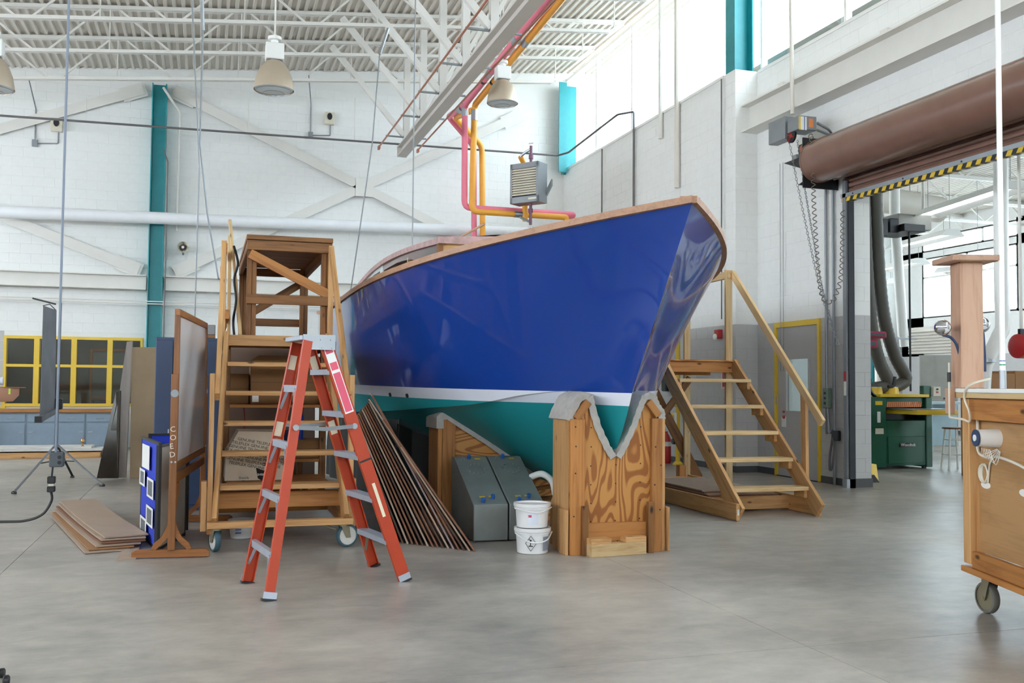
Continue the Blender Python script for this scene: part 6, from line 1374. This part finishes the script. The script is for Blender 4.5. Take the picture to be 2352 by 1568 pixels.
caster(kp(.13, .1, 0), -.12, t, r=.095, wd=.045, tyre='tyre_grey', hub='caster_zinc', top=.235); caster(kp(1.6, .1, 0), .5, t, r=.095, wd=.045, tyre='tyre_grey', hub='caster_zinc', top=.235); caster(kp(1.6, .85, 0), .5, t, r=.095, wd=.045, tyre='tyre_grey', hub='caster_zinc', top=.235); caster(kp(.15, .85, 0), .5, t, r=.095, wd=.045, tyre='tyre_grey', hub='caster_zinc', top=.235)

# ================================================================== NEXT ROOM
M['machine_green'] = paint('machine_green', '15543f', .4, var=.06); M['hose_dark'] = paint('ribbed_hose', '55524c', .6)
GY = 13.75
def gx(px): return at(px, 1000, Y=GY).x
def gz(py): return at(2070, py, Y=GY).z
t = thing('wide_belt_sander', 'green woodworking machine with yellow infeed table beyond the opening', 'machine', (11.2, GY, 0))
X0, X1, XL, XRi = gx(1997), gx(2142), gx(2036), gx(2128)
bx('left_column', X0, XL, GY, GY+.9, .03, gz(912), 'machine_green', t, .01); bx('right_column', XRi, X1, GY, GY+.9, .03, gz(912), 'machine_green', t, .01); bx('base', XL, XRi, GY+.02, GY+.9, .06, gz(965), 'machine_green', t, .01); bx('lower_panel', XL+.04, XRi-.04, GY+.0, GY+.02, .1, gz(1002), 'machine_green', t, .004); bx('head', XL, XRi, GY+.06, GY+.9, gz(935), gz(912), 'machine_green', t, .01)
bx('throat', XL, XRi, GY+.3, GY+.8, gz(965), gz(935), 'black', t); bx('top_cover', X0+.2, XRi+.05, GY-.02, GY+.8, gz(912), gz(905), 'yellow_paint', t, .006)
tb_ = bx('infeed_table', XL+.16, X1+.05, GY-.55, GY+.3, gz(950), gz(940), 'yellow_paint', t, .006); bx('table_bed', XL+.1, X1-.02, GY-.5, GY+.3, gz(940), gz(939)+.012, 'galv', tb_)
for k in range(18):
    x = XL+.05+k*(XRi-XL-.1)/18; MB().prism([(x, GY+.055, gz(935)+.0), (x+.03, GY+.055, gz(935)), (x+.05, GY+.055, gz(935)+.09), (x+.02, GY+.055, gz(935)+.09)], (0, .004, 0)).build('hold_down_finger', 'orange_label', t)
bx('gauge', XL-.18, XL-.12, GY-.01, GY, gz(970), gz(945), 'white_gloss', t); bx('caution_label', XL-.22, XL-.08, GY-.008, GY, gz(930), gz(921), 'yellow_paint', t); bx('spec_plate', XL-.22, XL-.06, GY-.008, GY, gz(996), gz(983), 'cream_box', t)
np_ = bx('name_plate', gx(2066), gx(2096), GY-.012, GY, gz(1026), gz(1017), 'black', t); text_mesh('lettering', 'Woodtek', .075, 'white_gloss', np_, plane_frame((gx(2068), GY-.0135, gz(1024.5)), (1, 0, 0), (0, 0, 1)))
bx('control_box', gx(2140), gx(2158), GY-.05, GY+.1, gz(910), gz(887), 'cream_box', t, .01); bx('control_arm', gx(2122), gx(2140), GY+.0, GY+.1, gz(912), gz(885), 'machine_green', t, .01)
for z, m in ((900, 'red_paint'), (893, 'dark_steel')): bx('button', gx(2147), gx(2151), GY-.06, GY-.05, gz(z+2), gz(z-2), m, t)
for k, px in enumerate((2040, 2078)):
    x = gx(px); MB().lathe((x, GY+.35, gz(906)), [(.14, 0), (.13, .12)], 18).build('dust_port', 'yellow_paint', t, smooth=True)
    pts = [V(x, GY+.35, gz(906)+.1)] + ([at(2040, 880, Y=GY+.35), at(2020, 830, Y=GY+.3), at(2003, 760, Y=GY+.2), at(1992, 640, Y=GY+.1), at(1985, 470, Y=GY), at(1984, 380, Y=GY)] if k == 0 else [at(2080, 870, Y=GY+.35), at(2055, 815, Y=GY+.3), at(2033, 740, Y=GY+.2), at(2020, 640, Y=GY+.1), at(2010, 460, Y=GY), at(2007, 380, Y=GY)])
    sp = smooth_path(pts, 14); rr = [.105+(.006 if i % 2 else 0) for i in range(len(sp))]
    MB().tube(sp, rr, 12).build('dust_hose', 'hose_dark', t, smooth=True); MB().lathe((x, GY+.35, gz(906)+.1), [(.125, 0), (.125, .03)], 16).build('hose_clamp', 'galv', t, smooth=True)
MB().tube(smooth_path([V(gx(2020), GY+.1, gz(912)), V(gx(2008), GY+.1, gz(895)), V(gx(2008), GY+.1, gz(870))], 6), .03, 8).build('handle_bar', 'black', t, smooth=True); MB().tube(smooth_path([V(gx(2050), GY+.1, gz(888)), V(gx(2062), GY+.1, gz(885)), V(gx(2066), GY+.1, gz(865))], 6), .03, 8).build('handle_bar', 'black', t, smooth=True)
for x in (X0+.1, X1-.1):
    for y in (GY+.1, GY+.8): MB().lathe((x, y, 0), [(.04, 0), (.04, .04)], 10).build('foot', 'black', t)
# stool
c = at(2190, 1078, Z=0); t = thing('white_stool', 'white wooden stool beyond the opening', 'stool', c)
MB().lathe(c+V(0, 0, .68), [(.17, 0), (.18, .015), (.17, .03)], 20).build('seat', 'panel_brown', t, smooth=True)
for q in range(4):
    a = q*1.5708+.5; MB().tube([c+V(.13*math.cos(a), .13*math.sin(a), .68), c+V(.2*math.cos(a), .2*math.sin(a), .0)], .017, 8).build('leg', 'white_gloss', t, smooth=True)
for z, s in ((.25, .19), (.5, .155)):
    for q in range(4):
        a, b = q*1.5708+.5, (q+1)*1.5708+.5; MB().tube([c+V(s*.94*math.cos(a), s*.94*math.sin(a), z), c+V(s*.94*math.cos(b), s*.94*math.sin(b), z)], .01, 6).build('rung', 'white_gloss', t)
# partition, bench, louvre, ducts
M['panel_grey'] = paint('grey_door_panel', 'a7a59e', .6); M['bench_blue'] = paint('pale_blue_bench', 'a8bfc8', .5)
t = thing('sliding_panel', 'large grey panel standing behind the green machine', 'panel', (17.2, 19.5, 0)); a, b = at(2114, 918, Y=19.5), at(2200, 918, Y=19.0)
MB().prism([V(a.x, 19.5, .0), V(b.x, 19.0, .0), V(b.x, 19.0, 2.15), V(a.x, 19.5, 2.15)], (.02, .06, 0)).build('panel', 'panel_grey', t); bx('dark_slot', b.x-.35, b.x-.05, 19.05, 19.075, 1.1, 1.14, 'black', t)
t = thing('pale_bench', 'pale blue bench in front of the grey panel', 'bench', (15.9, 17.5, 0)); a, b = at(2140, 925, Y=17.5), at(2225, 925, Y=17.5)
bx('top', a.x-.3, b.x, 17.2, 17.9, 1.02, 1.07, 'bench_blue', t); bx('back', a.x-.3, b.x, 17.85, 17.9, .1, 1.02, 'bench_blue', t); 
for x in (a.x-.25, b.x-.1): bx('leg', x, x+.06, 17.25, 17.31, 0, 1.02, 'bench_blue', t)
t = thing('wall_louvre', 'pale slatted louvre on the far wall of the next room', 'louvre', at(2145, 792, X=21.25)); a, b = at(2090, 752, X=21.25), at(2230, 740, X=21.25)
bx('frame', 21.2, 21.275, b.y, a.y, 2.42, 3.25, 'cream_steel', t)
for k in range(8): MB().prism([(21.2, b.y+.05, 2.47+k*.095), (21.13, b.y+.05, 2.43+k*.095), (21.13, b.y+.05, 2.45+k*.095), (21.2, b.y+.05, 2.52+k*.095)], (0, a.y-b.y-.1, 0)).build('blade', 'cream_steel', t)
t = thing('drop_duct', 'white hanging vent duct beyond the opening', 'duct', at(2074, 795, Y=16)); MB().tube([at(2055, 500, Y=16), at(2074, 772, Y=16)], .1, 14).build('upper_duct', 'white_gloss', t, smooth=True); MB().tube([at(2074, 768, Y=16), at(2077, 796, Y=16)], .085, 14).build('lower_duct', 'white_gloss', t, smooth=True); q = at(2074, 778, Y=16); MB().bar(q-V(.3, .11, 0), q+V(.2, -.11, 0), .02, .03).build('damper', 'grey_steel', t)
MB().tube([at(2055, 502, Y=16), V(at(2055, 500, Y=16).x, 16, 6.5)], .1, 14).build('upper_duct', 'white_gloss', t, smooth=True)
t = thing('angled_duct', 'white bent duct behind the cart pole', 'duct', at(2265, 890, Y=10)); MB().tube(smooth_path([at(2258, 892, Y=10), at(2262, 845, Y=10), at(2272, 820, Y=10), at(2295, 770, Y=10), at(2303, 745, Y=10), at(2300, 640, Y=10), at(2298, 300, Y=10)], 6), .09, 14).build('duct', 'white_gloss', t, smooth=True); q = at(2258, 892, Y=10); MB().tube([q, V(q.x, 10, .0)], .09, 14).build('duct', 'white_gloss', t, smooth=True); q = at(2268, 828, Y=9.9); MB().lathe(q, [(.11, -.02), (.11, .02)], 14).build('joint_ring', 'galv', t)
t = thing('air_cleaner', 'dark hanging air cleaner and fan under the next room roof', 'air cleaner', at(2060, 530, Y=15)); 
def ab(nm, px0, px1, py0, py1, Y, dep, mat): a, b = at(px0, py1, Y=Y), at(px1, py0, Y=Y); return bx(nm, a.x, b.x, Y, Y+dep, a.z, b.z, mat, t, .01)
ab('filter_face', 1992, 2010, 508, 545, 15, .5, 'white_gloss'); ab('fan_box', 2010, 2040, 502, 540, 15, .6, 'black'); ab('coupling', 2044, 2064, 502, 533, 15.05, .5, 'dark_steel'); ab('long_body', 2064, 2140, 495, 524, 15.05, .6, 'panel_grey'); ab('lower_tray', 2077, 2126, 516, 530, 14.9, .8, 'black'); MB().tube([at(2026, 505, Y=15.3), at(2026, 400, Y=15.3)], .03, 8).build('hanger', 'white_steel', t); MB().tube([at(2088, 530, Y=15), V(at(2088, 530, Y=15).x, 15, 1.3)], .02, 6).build('drop_cable', 'black', t); MB().tube([at(2120, 500, Y=15.3), at(2120, 400, Y=15.3)], .03, 8).build('hanger', 'white_steel', t)
for k in range(2): y = .35+.22*k
t = thing('white_duct_main', 'large cream round duct under the next room roof', 'duct', at(2090, 470, Y=17)); MB().tube([at(2010, 455, Y=17), at(2160, 482, Y=17)], .27, 18).build('duct', 'cream_steel', t, smooth=True); q = at(2090, 450, Y=17); MB().tube([q, V(q.x, 17, 6.5)], .01, 6).build('hanger', 'grey_steel', t)
t = thing('annex_column', 'teal steel column in the corner of the next room', 'column', at(2002, 940, Y=20)); q = at(2002, 900, Y=20); bx('web', q.x-.1, q.x+.1, 20, 20.02, 0, 6.45, 'teal_steel', t); bx('flange', q.x-.12, q.x-.1, 19.9, 20.12, 0, 6.45, 'teal_steel', t); bx('flange', q.x+.1, q.x+.12, 19.9, 20.12, 0, 6.45, 'teal_steel', t)
tag(MB().tube([V(at(2020, 900, Y=19).x, 19, 0), V(at(2020, 900, Y=19).x, 19, 6.5)], .1, 12).build('downpipe', 'cream_steel', smooth=True), 'cream round downpipe beside the teal corner column', 'pipe')
M['red_brush'] = paint('red_brush', 'a0354a', .8, var=.2, scale=30)
for k, (px0, px1, py0, py1) in enumerate(((1978, 2028, 762, 776), (1978, 2008, 781, 799))):
    a, b = at(px0, py1, Y=12.6), at(px1, py0, Y=12.6); t = thing('dust_mop_head', ['upper red mop head hanging by the opening', 'lower red mop head hanging by the opening'][k], 'mop', (a.x, 12.6, a.z), 'red mop heads'); bx('bristles', a.x, b.x, 12.5, 12.7, a.z, b.z, 'red_brush', t, .02); bx('holder', a.x, b.x-.06, 12.48, 12.5, a.z+.03, b.z-.03, 'dark_steel', t)
    MB().tube([V(a.x+.1, 12.6, a.z), V(a.x+.1, 12.6, .3)], .012, 6).build('handle', 'fir', t)
c = at(1992, 1113, Z=0); c = V(8.95, 11.5, 0); t = thing('broom', 'black broom with blue handle leaning by the jamb', 'broom', c)
MB().prism([at(1990, 1108, Y=11.75), at(2021, 1108, Y=11.75), at(2008, 1090, Y=11.75), at(1992, 1092, Y=11.75)], (0, .06, 0)).build('bristles', 'black', t); MB().tube([at(2000, 1092, Y=11.78), at(1992, 1020, Y=11.82), at(1995, 960, Y=11.85)], .014, 8).build('handle', 'blue_label', t, smooth=True)
t = thing('dustpan', 'yellow dustpan standing behind the broom', 'dustpan', at(2003, 1090, Y=11.7)); MB().prism([at(1993, 1103, Y=11.95), at(2018, 1103, Y=11.95), at(2013, 1066, Y=12.0), at(1994, 1063, Y=12.0)], (0, .1, 0)).build('pan', 'yellow_paint', t); MB().tube([at(1998, 1066, Y=12.05), at(1998, 960, Y=12.05)], .012, 6).build('handle', 'dark_steel', t)
t = thing('hose_reel', 'red hose reel at the right edge beyond the cart', 'hose reel', at(2345, 795, Y=9)); q = at(2346, 795, Y=9); MB().lathe((q.x, 9, q.z), [(.1, -.08), (.14, -.06), (.14, .06), (.1, .08)], 20, 'X').build('drum', 'red_paint', t, smooth=True); bx('bracket', q.x-.03, q.x+.03, 8.98, 9.02, q.z+.1, q.z+.2, 'dark_steel', t); MB().tube([V(q.x, 9, q.z+.2), V(q.x, 9, 6.5)], .02, 6).build('hanger', 'white_steel', t)
for k, (px0, px1, py0) in enumerate(((2272, 2332, 858), (2332, 2380, 852))):
    a, b = at(px0, 895, Y=12), at(px1, py0, Y=12); tag(bx('wood_crate', a.x, b.x, 12, 12.6, .0, b.z, 'cardboard', None, .01), ['brown crate stack left behind the cart top', 'brown crate stack at the right edge behind the cart top'][k], 'crate', 'brown crates')
# ================================================================== ADDED BLACK SHEETS DARKENING THE SPACE UNDER THE HULL, SHEETS BEHIND THE STAIR
M['black_sheet'] = paint('added_hull_shade', '101112', .6, var=.2)
tp = thing('added_hull_shade', 'black sheet added as shade under the boat side', 'shade sheet', (2.2, 11.5, 0))  # invented black sheets, stand for shade and block light from behind
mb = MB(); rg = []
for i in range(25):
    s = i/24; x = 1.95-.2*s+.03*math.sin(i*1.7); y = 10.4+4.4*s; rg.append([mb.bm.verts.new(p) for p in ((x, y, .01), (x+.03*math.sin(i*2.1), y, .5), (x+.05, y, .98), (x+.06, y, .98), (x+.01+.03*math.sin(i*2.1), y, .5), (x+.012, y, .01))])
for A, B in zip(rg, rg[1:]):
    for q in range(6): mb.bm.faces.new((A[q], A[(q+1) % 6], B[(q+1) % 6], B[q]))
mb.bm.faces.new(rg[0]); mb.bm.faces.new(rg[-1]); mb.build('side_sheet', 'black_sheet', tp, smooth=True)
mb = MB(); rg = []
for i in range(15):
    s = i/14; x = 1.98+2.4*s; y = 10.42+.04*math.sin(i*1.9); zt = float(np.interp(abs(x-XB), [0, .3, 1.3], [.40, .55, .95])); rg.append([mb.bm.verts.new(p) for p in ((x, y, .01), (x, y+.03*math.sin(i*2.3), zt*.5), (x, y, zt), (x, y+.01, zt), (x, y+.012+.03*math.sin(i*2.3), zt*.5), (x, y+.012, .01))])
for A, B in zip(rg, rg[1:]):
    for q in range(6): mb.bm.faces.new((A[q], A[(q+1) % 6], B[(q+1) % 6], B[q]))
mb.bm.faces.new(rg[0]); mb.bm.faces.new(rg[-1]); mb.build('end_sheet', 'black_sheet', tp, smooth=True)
tag(MB().prism([(.14, 12.12, .0), (1.3, 12.12, .0), (1.3, 12.3, 1.9), (.14, 12.3, 1.9)], (0, .015, 0)).build('backing_sheet', paint('pinkish_ply', '8a7262', .7)), 'pinkish brown plywood sheet standing behind the left stair', 'sheet')
